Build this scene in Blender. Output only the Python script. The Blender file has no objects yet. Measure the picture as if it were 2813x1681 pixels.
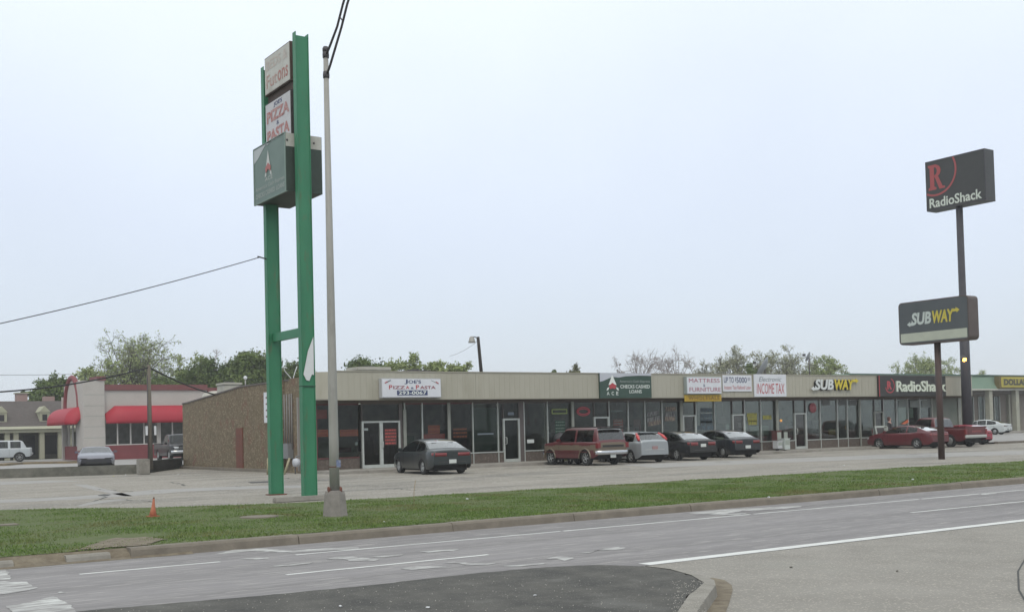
import bpy, bmesh, math, random
import numpy as np
from mathutils import Vector, Matrix
random.seed(7)
rng = np.random.default_rng(7)
SC = bpy.context.scene
COL = SC.collection
R = math.radians

# ------------------------------------------------------------------ camera
SW, SH = 2813.0, 1681.0
CF, YAW, PITCH, ROLL, CCY = 3117.98, R(34.3346), R(1.8583), R(1.4748), 1079.29
HC = 1.7
_c, _s = math.cos(YAW), math.sin(YAW)
cf = Vector((_s*math.cos(PITCH), _c*math.cos(PITCH), math.sin(PITCH)))
cr0 = Vector((_c, -_s, 0)); cu0 = cr0.cross(cf)
cr = cr0*math.cos(ROLL)-cu0*math.sin(ROLL)
cu = cr0*math.sin(ROLL)+cu0*math.cos(ROLL)
cam_d = bpy.data.cameras.new('camera'); cam = bpy.data.objects.new('camera', cam_d)
COL.objects.link(cam); SC.camera = cam
M = Matrix((cr, cu, -cf)).transposed().to_4x4(); M.translation = Vector((0, 0, HC))
cam.matrix_world = M
cam_d.sensor_width = 36; cam_d.lens = 36*CF/SW
cam_d.shift_y = (CCY-SH/2)/SW
cam_d.clip_start = .1; cam_d.clip_end = 5000

def ray(x, y): return cf+cr*((x-SW/2)/CF)-cu*((y-CCY)/CF)
def G(x, y, z=0.0):
    d = ray(x, y); t = (z-HC)/d.z; return Vector((d.x*t, d.y*t, z))
def PY(x, y, Y):
    d = ray(x, y); t = Y/d.y; return Vector((d.x*t, Y, d.z*t+HC))
def PX(x, y, X):
    d = ray(x, y); t = X/d.x; return Vector((X, d.y*t, d.z*t+HC))

# ------------------------------------------------------------------ world
SUN_EL, SUN_AZ = 52, 215
w = bpy.data.worlds.new('World'); SC.world = w; w.use_nodes = True
nt = w.node_tree; nt.nodes.clear()
def N(t, typ, **k):
    n = t.nodes.new(typ)
    for a, v in k.items(): setattr(n, a, v)
    return n
out = N(nt, 'ShaderNodeOutputWorld'); bg = N(nt, 'ShaderNodeBackground')
sky = N(nt, 'ShaderNodeTexSky', sky_type='NISHITA', sun_disc=False)
sky.sun_elevation = R(SUN_EL); sky.sun_rotation = R(SUN_AZ)
bg2 = N(nt, 'ShaderNodeBackground'); add = N(nt, 'ShaderNodeAddShader')
bg.inputs[1].default_value = 0.02
nt.links.new(sky.outputs[0], bg.inputs[0])
tc = N(nt, 'ShaderNodeTexCoord'); sep = N(nt, 'ShaderNodeSeparateXYZ')
nt.links.new(tc.outputs['Generated'], sep.inputs[0])
noi = N(nt, 'ShaderNodeTexNoise'); noi.inputs['Scale'].default_value = 2.2; noi.inputs['Detail'].default_value = 4
nt.links.new(tc.outputs['Generated'], noi.inputs['Vector'])
ma = N(nt, 'ShaderNodeMath', operation='MULTIPLY_ADD'); ma.inputs[1].default_value = 0.22; 
sb = N(nt, 'ShaderNodeMath', operation='SUBTRACT'); sb.inputs[1].default_value = 0.5
nt.links.new(noi.outputs[0], sb.inputs[0]); nt.links.new(sb.outputs[0], ma.inputs[0]); nt.links.new(sep.outputs[2], ma.inputs[2])
rp = N(nt, 'ShaderNodeValToRGB'); e = rp.color_ramp.elements
e[0].position = 0.0; e[0].color = (.57, .625, .70, 1)
e[1].position = 1.0; e[1].color = (.92, .97, .97, 1)
for p, c in ((.08, (.60, .655, .735)), (.18, (.665, .722, .825)), (.27, (.74, .80, .885)), (.36, (.835, .90, .935))):
    q = rp.color_ramp.elements.new(p); q.color = (*c, 1)
nt.links.new(ma.outputs[0], rp.inputs[0]); nt.links.new(rp.outputs[0], bg2.inputs[0]); bg2.inputs[1].default_value = 1.09
nt.links.new(bg.outputs[0], add.inputs[0]); nt.links.new(bg2.outputs[0], add.inputs[1]); nt.links.new(add.outputs[0], out.inputs[0])
# ------------------------------------------------------------------ sun
sd = bpy.data.lights.new('sun', 'SUN'); sun = bpy.data.objects.new('sun', sd); COL.objects.link(sun)
sd.energy = 1.1; sd.angle = R(30); sd.color = (1, .90, .76)
sa = R(SUN_AZ)
sdir = Vector((math.sin(sa)*math.cos(R(SUN_EL)), math.cos(sa)*math.cos(R(SUN_EL)), math.sin(R(SUN_EL))))
sun.rotation_euler = sdir.to_track_quat('Z', 'Y').to_euler(); sun.location = (0, 0, 60)
SC.view_settings.view_transform = 'Standard'; SC.view_settings.look = 'None'
SC.view_settings.exposure = 0.0; SC.view_settings.gamma = 1

# ------------------------------------------------------------------ materials
MATS = {}
def mat(name, col, rough=.8, col2=None, scale=3.0, detail=6, lo=.35, hi=.65, bump=0.0, bscale=None, metal=0.0, spec=None,
        stretch=None, col3=None, scale3=.5, lo3=.55, hi3=.7, emit=None, estr=0, coat=0, speck=None, wave=None):
    if name in MATS: return MATS[name]
    m = bpy.data.materials.new(name); m.use_nodes = True; t = m.node_tree; b = t.nodes['Principled BSDF']
    b.inputs['Roughness'].default_value = rough; b.inputs['Metallic'].default_value = metal
    if spec is not None: b.inputs['Specular IOR Level'].default_value = spec
    if coat: b.inputs['Coat Weight'].default_value = coat; b.inputs['Coat Roughness'].default_value = .08
    b.inputs['Base Color'].default_value = (*col, 1)
    co = N(t, 'ShaderNodeTexCoord'); vec = co.outputs['Object']
    if stretch:
        mp = N(t, 'ShaderNodeMapping'); mp.inputs['Scale'].default_value = stretch
        t.links.new(vec, mp.inputs[0]); vec = mp.outputs[0]
    cur = None
    if col2 is not None:
        n = N(t, 'ShaderNodeTexNoise'); n.inputs['Scale'].default_value = scale; n.inputs['Detail'].default_value = detail; n.inputs['Roughness'].default_value = .65
        t.links.new(vec, n.inputs['Vector'])
        r_ = N(t, 'ShaderNodeValToRGB'); r_.color_ramp.elements[0].position = lo; r_.color_ramp.elements[1].position = hi
        r_.color_ramp.elements[0].color = (*col, 1); r_.color_ramp.elements[1].color = (*col2, 1)
        t.links.new(n.outputs[0], r_.inputs[0]); cur = r_.outputs[0]
    if col3 is not None:
        n = N(t, 'ShaderNodeTexNoise'); n.inputs['Scale'].default_value = scale3; n.inputs['Detail'].default_value = 7; n.inputs['Roughness'].default_value = .6
        t.links.new(vec, n.inputs['Vector'])
        mr = N(t, 'ShaderNodeMapRange'); mr.inputs[1].default_value = lo3; mr.inputs[2].default_value = hi3
        t.links.new(n.outputs[0], mr.inputs[0])
        mx = N(t, 'ShaderNodeMix', data_type='RGBA'); t.links.new(mr.outputs[0], mx.inputs[0])
        if cur is None: mx.inputs[6].default_value = (*col, 1)
        else: t.links.new(cur, mx.inputs[6])
        mx.inputs[7].default_value = (*col3, 1); cur = mx.outputs[2]
    if speck:
        sc, c4, amt = speck
        v = N(t, 'ShaderNodeTexVoronoi'); v.inputs['Scale'].default_value = sc; t.links.new(vec, v.inputs['Vector'])
        sp = N(t, 'ShaderNodeSeparateColor'); t.links.new(v.outputs['Color'], sp.inputs[0])
        mr = N(t, 'ShaderNodeMapRange'); mr.inputs[1].default_value = 1-amt; mr.inputs[2].default_value = 1-amt*.6
        t.links.new(sp.outputs[0], mr.inputs[0])
        mx = N(t, 'ShaderNodeMix', data_type='RGBA'); t.links.new(mr.outputs[0], mx.inputs[0])
        if cur is None: mx.inputs[6].default_value = (*col, 1)
        else: t.links.new(cur, mx.inputs[6])
        mx.inputs[7].default_value = (*c4, 1); cur = mx.outputs[2]
    if cur is not None: t.links.new(cur, b.inputs['Base Color'])
    hs = None
    if wave:
        wv = N(t, 'ShaderNodeTexWave', bands_direction='X'); wv.inputs['Scale'].default_value = wave
        t.links.new(co.outputs['Object'], wv.inputs['Vector']); hs = wv.outputs['Fac']
    elif bump:
        n = N(t, 'ShaderNodeTexNoise'); n.inputs['Scale'].default_value = bscale or scale*4; n.inputs['Detail'].default_value = 5
        t.links.new(vec, n.inputs['Vector']); hs = n.outputs[0]
    if hs is not None:
        bp = N(t, 'ShaderNodeBump'); bp.inputs['Strength'].default_value = bump; bp.inputs['Distance'].default_value = .02
        t.links.new(hs, bp.inputs['Height']); t.links.new(bp.outputs[0], b.inputs['Normal'])
    if emit: b.inputs['Emission Color'].default_value = (*emit, 1); b.inputs['Emission Strength'].default_value = estr
    MATS[name] = m
    return m

def glass(name, tint=(.5, .55, .55), refl=1.0, rough=.03):
    if name in MATS: return MATS[name]
    m = bpy.data.materials.new(name); m.use_nodes = True; t = m.node_tree; t.nodes.clear()
    o = N(t, 'ShaderNodeOutputMaterial'); tr = N(t, 'ShaderNodeBsdfTransparent'); gl = N(t, 'ShaderNodeBsdfGlossy')
    fr = N(t, 'ShaderNodeFresnel'); fr.inputs[0].default_value = 1.45
    mu = N(t, 'ShaderNodeMath', operation='MULTIPLY'); mu.inputs[1].default_value = refl
    t.links.new(fr.outputs[0], mu.inputs[0])
    tr.inputs[0].default_value = (*tint, 1); gl.inputs['Roughness'].default_value = rough
    mx = N(t, 'ShaderNodeMixShader'); t.links.new(mu.outputs[0], mx.inputs[0]); t.links.new(tr.outputs[0], mx.inputs[1]); t.links.new(gl.outputs[0], mx.inputs[2])
    t.links.new(mx.outputs[0], o.inputs[0]); MATS[name] = m; return m

# ------------------------------------------------------------------ mesh helpers
class MB:
    def __init__(s): s.v = []; s.f = []; s.m = []; s.sm = []
    def add(s, vs, fs, mi=0, smooth=False):
        o = len(s.v); s.v += [tuple(v) for v in vs]
        for f in fs: s.f.append(tuple(i+o for i in f)); s.m.append(mi); s.sm.append(smooth)
        return s
    def box(s, a, b, mi=0, rz=0, c=None):
        x0, x1 = sorted((a[0], b[0])); y0, y1 = sorted((a[1], b[1])); z0, z1 = sorted((a[2], b[2]))
        vs = [(x0, y0, z0), (x1, y0, z0), (x1, y1, z0), (x0, y1, z0), (x0, y0, z1), (x1, y0, z1), (x1, y1, z1), (x0, y1, z1)]
        if rz:
            cx, cy = c or ((x0+x1)/2, (y0+y1)/2); cs, sn = math.cos(rz), math.sin(rz)
            vs = [(cx+(x-cx)*cs-(y-cy)*sn, cy+(x-cx)*sn+(y-cy)*cs, z) for x, y, z in vs]
        return s.add(vs, [(0, 3, 2, 1), (4, 5, 6, 7), (0, 1, 5, 4), (1, 2, 6, 5), (2, 3, 7, 6), (3, 0, 4, 7)], mi)
    def tube(s, pts, rad, n=8, mi=0, cap=True):
        pts = [Vector(p) for p in pts]; k = len(pts)
        rad = [rad]*k if not hasattr(rad, '__len__') else rad
        vs = []
        for i, p in enumerate(pts):
            d = (pts[min(i+1, k-1)]-pts[max(i-1, 0)]).normalized()
            a = d.orthogonal().normalized() if i == 0 else (a-d*a.dot(d)).normalized()
            b = d.cross(a)
            for j in range(n):
                t = 2*math.pi*j/n; vs.append(p+(a*math.cos(t)+b*math.sin(t))*rad[i])
        fs = [(i*n+j, i*n+(j+1) % n, (i+1)*n+(j+1) % n, (i+1)*n+j) for i in range(k-1) for j in range(n)]
        if cap: fs += [tuple(range(n))[::-1], tuple((k-1)*n+j for j in range(n))]
        return s.add(vs, fs, mi, n > 4)
    def lathe(s, prof, n=20, mi=0, axis='z', o=(0, 0, 0), cap=True):
        vs = []; o = Vector(o)
        for r_, h in prof:
            for j in range(n):
                t = 2*math.pi*j/n; a, b = r_*math.cos(t), r_*math.sin(t)
                vs.append(o+Vector({'z': (a, b, h), 'y': (b, h, a), 'x': (h, a, b)}[axis]))
        k = len(prof)
        fs = [(i*n+j, i*n+(j+1) % n, (i+1)*n+(j+1) % n, (i+1)*n+j) for i in range(k-1) for j in range(n)]
        if cap: fs += [tuple(range(n))[::-1], tuple((k-1)*n+j for j in range(n))]
        return s.add(vs, fs, mi, True)
    def prism(s, poly, z0, z1, mi=0):
        n = len(poly)
        vs = [(p[0], p[1], z0) for p in poly]+[(p[0], p[1], z1) for p in poly]
        return s.add(vs, [tuple(range(n))[::-1], tuple(range(n, 2*n))]+[(i, (i+1) % n, n+(i+1) % n, n+i) for i in range(n)], mi)
    def wprism(s, poly, d0, d1, O, U, V, Nn, mi=0):   # polygon in plane (u,v), extruded along Nn
        n = len(poly); O, U, V, Nn = map(Vector, (O, U, V, Nn))
        vs = [O+U*p[0]+V*p[1]+Nn*d0 for p in poly]+[O+U*p[0]+V*p[1]+Nn*d1 for p in poly]
        return s.add(vs, [tuple(range(n))[::-1], tuple(range(n, 2*n))]+[(i, (i+1) % n, n+(i+1) % n, n+i) for i in range(n)], mi)
    def build(s, name, mats, parent=None, bevel=0, fix=True):
        me = bpy.data.meshes.new(name); me.from_pydata(s.v, [], s.f)
        if not isinstance(mats, (list, tuple)): mats = [mats]
        for m_ in mats: me.materials.append(m_)
        me.polygons.foreach_set('material_index', s.m); me.polygons.foreach_set('use_smooth', s.sm)
        me.update()
        if fix or bevel:
            bm = bmesh.new(); bm.from_mesh(me); bmesh.ops.recalc_face_normals(bm, faces=bm.faces)
            if bevel: bmesh.ops.bevel(bm, geom=[e_ for e_ in bm.edges if len(e_.link_faces) == 2 and e_.calc_face_angle(0) > .6], offset=bevel, segments=2, affect='EDGES', clamp_overlap=True)
            bm.to_mesh(me); bm.free()
        o = bpy.data.objects.new(name, me); COL.objects.link(o)
        if parent: o.parent = parent
        return o
def tag(o, label=None, cat=None, group=None, kind=None):
    if label: o['label'] = label
    if cat: o['category'] = cat
    if group: o['group'] = group
    if kind: o['kind'] = kind
    return o
def empty(name, loc=(0, 0, 0), rz=0, label=None, cat=None, group=None):
    o = bpy.data.objects.new(name, None); COL.objects.link(o); o.location = loc; o.rotation_euler = (0, 0, rz)
    o.empty_display_size = .3
    return tag(o, label, cat, group)
def quads(name, V, F=None, m=None, parent=None, smooth=False, k=4):
    V = np.asarray(V, dtype=np.float32); nv = len(V); nf = nv//k
    me = bpy.data.meshes.new(name); me.vertices.add(nv); me.vertices.foreach_set('co', V.ravel())
    me.loops.add(nv); me.loops.foreach_set('vertex_index', np.arange(nv, dtype=np.int32))
    me.polygons.add(nf); me.polygons.foreach_set('loop_start', np.arange(0, nv, k, dtype=np.int32))
    me.materials.append(m); me.update(calc_edges=True); me.validate()
    o = bpy.data.objects.new(name, me); COL.objects.link(o)
    if parent: o.parent = parent
    return o

# text as geometry: built once as a curve, turned into a mesh, fitted to a box on a plane
def text_geo(s, bold=0.0, shear=0.0, ext=0.0, sp=1.0):
    cu_ = bpy.data.curves.new('lettering', 'FONT'); cu_.body = s; cu_.offset = bold; cu_.shear = shear; cu_.extrude = ext
    cu_.space_character = sp; cu_.resolution_u = 3
    o = bpy.data.objects.new('lettering', cu_); COL.objects.link(o)
    dg = bpy.context.evaluated_depsgraph_get(); me = o.evaluated_get(dg).to_mesh()
    vs = [tuple(v.co) for v in me.vertices]; fs = [tuple(p.vertices) for p in me.polygons]
    o.evaluated_get(dg).to_mesh_clear(); bpy.data.objects.remove(o); bpy.data.curves.remove(cu_)
    return vs, fs
def text_fit(mb, s, O, U, V, Nn, u0, v0, u1, v1, d=.004, bold=0.0, shear=0.0, depth=.0, sp=1.0, mi=0):
    vs, fs = text_geo(s, bold, shear, .5 if depth else 0, sp)
    xs = [v[0] for v in vs]; ys = [v[1] for v in vs]
    x0, x1, y0, y1 = min(xs), max(xs), min(ys), max(ys)
    O, U, V, Nn = map(Vector, (O, U, V, Nn))
    P = [O+U*(u0+(v[0]-x0)/(x1-x0)*(u1-u0))+V*(v0+(v[1]-y0)/(y1-y0)*(v1-v0))+Nn*(d+(v[2]+.5)*depth if depth else d) for v in vs]
    mb.add(P, fs, mi)

# ------------------------------------------------------------------ colours
asphalt_road = mat('road_surface', (.195, .186, .187), .9, (.25, .238, .24), scale=1.2, bump=.25, bscale=60, stretch=(.05, 1.1, 1), col3=(.135, .128, .126), scale3=.75, lo3=.45, hi3=.75, speck=(60, (.36, .345, .33), .10))
lot_m = mat('lot_surface', (.215, .197, .165), .92, (.285, .262, .228), scale=.5, bump=.3, bscale=40, stretch=(.45, 1.2, 1), col3=(.145, .136, .12), scale3=.3, lo3=.50, hi3=.68, speck=(45, (.46, .45, .42), .1))
lot2_m = mat('neighbour_lot_surface', (.25, .243, .235), .9, (.33, .32, .31), scale=.6, bump=.2, bscale=30)
drive_m = mat('driveway_concrete', (.215, .202, .18), .92, (.265, .25, .225), scale=.9, bump=.25, bscale=70, col3=(.245, .235, .21), scale3=.5, speck=(55, (.36, .335, .29), .12))
island_m = mat('island_asphalt', (.048, .047, .043), .9, (.095, .091, .08), scale=1.6, bump=.5, bscale=70, col3=(.12, .12, .112), scale3=.8, lo3=.56, hi3=.72, speck=(85, (.17, .165, .15), .04))
conc = mat('concrete', (.20, .187, .162), .9, (.28, .265, .235), scale=4, bump=.3, bscale=40, col3=(.2, .19, .165), scale3=1.2)
kerb_m = mat('kerb_concrete', (.15, .13, .105), .92, (.205, .18, .145), scale=3, bump=.4, bscale=30, col3=(.14, .125, .10), scale3=.6)
walk_m = mat('pavement_concrete', (.24, .225, .20), .9, (.32, .30, .27), scale=2, bump=.2, bscale=30, col3=(.17, .16, .13), scale3=.6)
dirt_m = mat('dirt', (.13, .105, .075), .95, (.21, .18, .13), scale=6, bump=.5, bscale=40)
paint_w = mat('worn_white_paint', (.66, .67, .65), .75, (.48, .48, .47), scale=7, lo=.42, hi=.72, stretch=(.4, 2, 1))
paint_w2 = mat('faded_white_paint', (.56, .57, .55), .8, (.36, .355, .35), scale=3.5, lo=.40, hi=.60, stretch=(.5, 2.4, 1), col3=(.23, .22, .215), scale3=5, lo3=.42, hi3=.60)
grass_base = mat('grass_base', (.07, .10, .026), .95, (.10, .125, .04), scale=1.5, bump=.8, bscale=30, col3=(.11, .115, .05), scale3=.5)
grass_m = mat('grass_blades', (.090, .155, .028), .8, (.128, .195, .038), scale=1.6, lo=.38, hi=.62, col3=(.18, .15, .065), scale3=.55, lo3=.50, hi3=.72)
ground_m = mat('ground_surface', (.2, .2, .18), .95, (.26, .25, .22), scale=.1)
tar_m = mat('tar', (.05, .05, .048), .8)
white_m = mat('white_paint', (.66, .68, .70), .5, (.60, .61, .62), scale=1.5)
cream_m = mat('cream_metal', (.36, .345, .28), .6, (.39, .375, .31), scale=.7, wave=5.2, bump=.25, col3=(.33, .315, .25), scale3=1.3, stretch=(1, 1, .25))
alu_m = mat('aluminium_frame', (.50, .53, .50), .45, (.42, .44, .42), scale=4, metal=.25)
dkframe_m = mat('bronze_frame', (.085, .07, .065), .5, (.11, .09, .085), scale=4)
redframe_m = mat('maroon_frame', (.13, .035, .035), .55, (.10, .03, .03), scale=4)
brown_m = mat('brown_bulkhead', (.075, .06, .05), .85, (.115, .09, .075), scale=14, speck=(22, (.15, .12, .10), .2))
beam_m = mat('brown_beam', (.10, .08, .065), .8, (.14, .115, .09), scale=1.5, stretch=(.6, 1, 3))
soffit_m = mat('soffit', (.22, .21, .18), .9)
stone_m = mat('pebble_stone', (.11, .087, .055), .95, (.20, .158, .10), scale=6, detail=8, lo=.3, hi=.7, bump=.6, bscale=16, col3=(.16, .085, .06), scale3=1.7, speck=(17, (.27, .22, .15), .16))
intw_m = mat('interior_wall', (.30, .28, .24), .95, (.10, .11, .09), scale=.6, col3=(.2, .1, .08), scale3=.9, lo3=.6, hi3=.75)
roof_m = mat('flat_roof', (.33, .31, .28), .9, (.25, .24, .22), scale=.4)
green_m = mat('green_steel', (.024, .165, .082), .5, (.034, .20, .10), scale=1.2, stretch=(2, 2, .5), col3=(.085, .12, .06), scale3=3.5, lo3=.57, hi3=.80)
dkgreen_m = mat('dark_green_panel', (.022, .055, .040), .5, (.03, .068, .05), scale=2)
fgreen_m = mat('faded_green_panel', (.115, .17, .15), .55, (.14, .20, .175), scale=1.6)
fwhite_m = mat('dirty_white_panel', (.50, .50, .46), .6, (.42, .41, .37), scale=2, col3=(.36, .33, .28), scale3=1.0, stretch=(1, 1, .5))
signw_m = mat('sign_white', (.66, .68, .72), .5, (.60, .62, .66), scale=1.5)
black_m = mat('black_panel', (.018, .019, .018), .45, (.026, .026, .024), scale=2)
brownpole_m = mat('brown_pole', (.045, .028, .024), .6, (.065, .035, .03), scale=3, stretch=(1, 1, .3))
dkpole_m = mat('dark_grey_pole', (.030, .028, .036), .6, (.042, .04, .05), scale=3)
red_t = mat('red_lettering', (.42, .05, .06), .5)
redf_t = mat('faded_red_lettering', (.40, .20, .17), .7, (.46, .40, .36), scale=9, lo=.4, hi=.6)
redff_t = mat('ghost_red_lettering', (.47, .39, .35), .7, (.49, .47, .43), scale=9)
navy_t = mat('navy_lettering', (.03, .045, .13), .5)
grn_t = mat('dark_green_lettering', (.04, .09, .07), .5)
white_t = mat('white_lettering', (.72, .76, .72), .5)
wfade_t = mat('faded_white_lettering', (.34, .38, .36), .6)
yel_t = mat('yellow_lettering', (.58, .47, .03), .5)
blk_t = mat('black_lettering', (.02, .02, .02), .5)
steel_m = mat('galvanised_steel', (.265, .26, .235), .55, (.33, .325, .30), scale=2.2, stretch=(1, 1, .3), col3=(.22, .215, .19), scale3=3)
dksteel_m = mat('dark_steel', (.06, .055, .06), .6)
rust_m = mat('rusty_red', (.17, .055, .035), .8, (.12, .05, .035), scale=5)
wood_m = mat('pole_wood', (.11, .095, .075), .95, (.16, .14, .115), scale=3, stretch=(4, 4, .4), bump=.4)
winglass = glass('shop_glass', (.72, .76, .73), .55)
carglass = glass('vehicle_glass', (.30, .33, .33), 1.6, .04)
slopeglass = glass('slanted_vehicle_glass', (.35, .38, .38), 3.6, .05)
rubber = mat('rubber', (.022, .022, .022), .85)
arch_m = mat('underbody', (.012, .012, .012), .95)
chrome = mat('chrome', (.55, .56, .57), .25, metal=.9)
rim_m = mat('alloy_rim', (.38, .39, .39), .35, metal=.6)
tail_m = mat('tail_lamp_red', (.17, .014, .016), .3, coat=.4)
head_m = mat('headlamp_clear', (.45, .47, .48), .15, coat=.8)
plate_m = mat('licence_plate', (.55, .58, .56), .5)
seat_m = mat('seat_fabric', (.05, .05, .05), .9)

# ================================================================== SETTING
def sheet(name, poly, z, m):
    o = MB().add([(p[0], p[1], z) for p in poly], [tuple(range(len(poly)))]).build(name, m); return tag(o, kind='structure')
RZ = -.14
sheet('ground', [(-300, -120), (420, -120), (420, 420), (-300, 420)], -.26, ground_m)
sheet('road', [(-120, -60), (260, -60), (260, 18.0), (-120, 18.0)], RZ, asphalt_road)
# lot sheet with ragged near edge over the verge
edge = [(-60, 40), (-8, 33.5), (3.4, 31.9), (5.49, 31.0), (6.94, 29.7), (8.52, 28.0), (10.54, 26.9), (12.83, 26.3), (15.1, 26.1), (17.6, 26.0), (19.2, 25.8), (21.25, 25.7), (24, 25.75), (28.9, 25.6), (33, 25.3), (37.15, 25.1), (40.1, 24.6), (60, 24), (200, 22)]
sheet('parking_lot', [(-60, 26), (-20, 24.4), (0, 24), (200, 21), (220, 44), (67.5, 42.6), (66, 44.0), (66, 68), (200, 200), (-60, 200)], 0.0, lot_m)
def densify(poly, step=.25, amp=.015):
    o = []
    for a, b in zip(poly, poly[1:]+poly[:1]):
        a = Vector(a); b = Vector(b); n = min(80, max(1, int((b-a).length/step)))
        for i in range(n):
            p = a.lerp(b, i/n); o.append((p.x+random.uniform(-amp, amp), p.y+random.uniform(-amp, amp)))
    return o
# verge: base sheet plus blades
def zig(pts, amp, step=.35):
    o = []
    for a, b in zip(pts[:-1], pts[1:]):
        a = Vector(a); b = Vector(b); n = max(1, int((b-a).length/step)) if a.x > -6 and b.x < 62 else 3
        for i in range(n):
            p = a.lerp(b, i/n); o.append((p.x, p.y+random.uniform(-amp, amp)))
    o.append(tuple(pts[-1])); return o
back = zig([e_ for e_ in edge], .09)
front_pts = [(-60, 18.35), (200, 18.3)]
vb = MB()
vb.add([(p[0], p[1], .022) for p in back]+[(p[0], 18.28, .01) for p in back], [(i, i+1, len(back)+i+1, len(back)+i) for i in range(len(back)-1)])
tag(vb.build('grass_verge', grass_base), kind='structure')
ex = np.array([e_[0] for e_ in edge]); ey = np.array([e_[1] for e_ in edge])
def blades(n, x0, x1, hmin, hmax, wd):
    x = rng.uniform(x0, x1, n); t = rng.random(n); yb = np.interp(x, ex, ey)
    y = 18.26+t*(yb+.10-18.26)
    bare = (np.sin(x*1.7+3*np.sin(y*.9))*np.sin(y*2.3+x*.6)) > .93
    for bx, by, br in ((8.9, 22.6, .45), (4.6, 25.0, .5), (5.3, 20.2, .7), (10.0, 21.2, .30)):
        bare |= ((x-bx)**2/(br*1.6)**2+(y-by)**2/br**2) < rng.uniform(.6, 1.2, n)
    keep = ~bare; x, y = x[keep], y[keep]; n = len(x)
    a = rng.uniform(0, 2*np.pi, n); clump = .75+.35*np.sin(x*2.1+np.sin(y*3))+.2*rng.standard_normal(n)
    h = rng.uniform(hmin, hmax, n)*np.clip(clump, .45, 1.6)
    lx = rng.normal(0, .4, n)*h; ly = rng.normal(0, .4, n)*h; w_ = wd*rng.uniform(.6, 1.3, n)
    V = np.zeros((n, 3, 3), np.float32)
    V[:, 0] = np.stack([x-np.cos(a)*w_, y-np.sin(a)*w_, np.full(n, .01)], 1)
    V[:, 1] = np.stack([x+np.cos(a)*w_, y+np.sin(a)*w_, np.full(n, .01)], 1)
    V[:, 2] = np.stack([x+lx, y+ly, h+.01], 1)
    return V
Vg = np.concatenate([blades(170000, 1, 24, .015, .050, .010), blades(110000, 24, 64, .018, .055, .015)])
tag(quads('grass', Vg.reshape(-1, 3), m=grass_m, k=3), 'short green mown grass on the strip between kerb and car park', 'grass', kind='stuff')
sp_v = [(-60+i*.4, 0) for i in range(166)]; sv = MB(); sv.add([(p[0], 18.29, .008) for p in sp_v]+[(p[0], 18.02+random.uniform(-.05, .08), RZ+.03) for p in sp_v]+[(p[0], 17.93+random.uniform(-.06, .03), RZ+.003) for p in sp_v], [(i+k*166, i+1+k*166, i+1+(k+1)*166, i+(k+1)*166) for i in range(165) for k in (0, 1)])
tag(sv.build('verge_soil', dirt_m), kind='structure')
# kerb: continuous run with joints, broken pieces on the left
kb = MB()
def kerb_seg(mb, x0, x1, y0=17.98, y1=18.30, z=.015, j=0.0):
    vs = []
    for x in (x0, x1):
        vs += [(x, y0+j, RZ-.05), (x, y0+.035+j, z-.035), (x, y0+.07+j, z), (x, y1+j, z), (x, y1+j, RZ-.05)]
    mb.add(vs, [(0, 1, 6, 5), (1, 2, 7, 6), (2, 3, 8, 7), (3, 4, 9, 8), (0, 4, 3, 2, 1), (5, 6, 7, 8, 9)])
x = 5.05
while x < 90:
    L_ = random.uniform(2.6, 3.4); kerb_seg(kb, x, x+L_-.015, z=.012+random.uniform(-.006, .006), j=random.uniform(-.008, .008)); x += L_
tag(kb.build('kerb', kerb_m), kind='structure')
kb2 = MB(); kerb_seg(kb2, 4.1, 4.75, z=-.03, j=.03)
kerb_seg(kb2, 2.65, 3.35, z=-.035, j=-.0); kerb_seg(kb2, -1.4, 2.2, z=-.045, j=.05)
tag(kb2.build('broken_kerb', conc), kind='structure')
sheet('dirt_patch', densify([(4.2, 18.32), (5.4, 18.32), (5.9, 19.0), (5.9, 19.7), (5.3, 20.0), (4.8, 19.2)], .12, .09), .026, dirt_m)


# road paint
def strip(mb, x0, x1, y, wd, z=RZ+.004, jag=0.0):
    n = max(1, int((x1-x0)/.5)); xs = [x0+(x1-x0)*i/n for i in range(n+1)]
    vs = [(x_, y-wd/2+random.uniform(-jag, jag), z) for x_ in xs]+[(x_, y+wd/2+random.uniform(-jag, jag), z) for x_ in xs]
    mb.add(vs, [(i, i+1, n+1+i+1, n+1+i) for i in range(n)])
mk = MB(); strip(mk, 10.0, 90, 11.62, .24)
tag(mk.build('road_edge_line', paint_w), kind='structure')
mk = MB()
for a, b in ((3.9, 5.9), (7.1, 12.2), (12.25, 17.0), (17.1, 22.5), (22.6, 60)): strip(mk, a, b, 16.42, .085, jag=.012)
tag(mk.build('lane_line', paint_w), kind='structure')
mk = MB()
for a, b in ((6.0, 9.2), (19.2, 23.2), (30, 33), (41, 44)): strip(mk, a, b, 14.2, .09, jag=.012)
tag(mk.build('lane_line', paint_w), kind='structure')
def patch(pts, m=paint_w2, z=RZ+.005, name='worn_marking', zz=RZ):
    P = [Vector((q_[0], q_[1], 0)) for q_ in densify([G(a, b, zz).to_2d()[:] for a, b in pts], .12, .022)]; o = MB().add([(p.x, p.y, z) for p in P], [tuple(range(len(P)))]).build(name, m); return tag(o, kind='structure')
patch([(593, 1522), (640, 1510), (700, 1506), (745, 1508), (800, 1513), (850, 1508), (985, 1503), (985, 1508), (850, 1515), (800, 1518), (735, 1515), (690, 1513), (640, 1518)])
patch([(657, 1535), (700, 1532), (738, 1531), (735, 1534), (700, 1537)])
patch([(735, 1556), (800, 1549), (862, 1544), (850, 1548), (790, 1555)])
patch([(893, 1537), (920, 1530), (955, 1527), (975, 1530), (1042, 1536), (1030, 1540), (960, 1541), (940, 1535)])
patch([(1020, 1530), (1060, 1526), (1112, 1521), (1100, 1526), (1060, 1530)])
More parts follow.
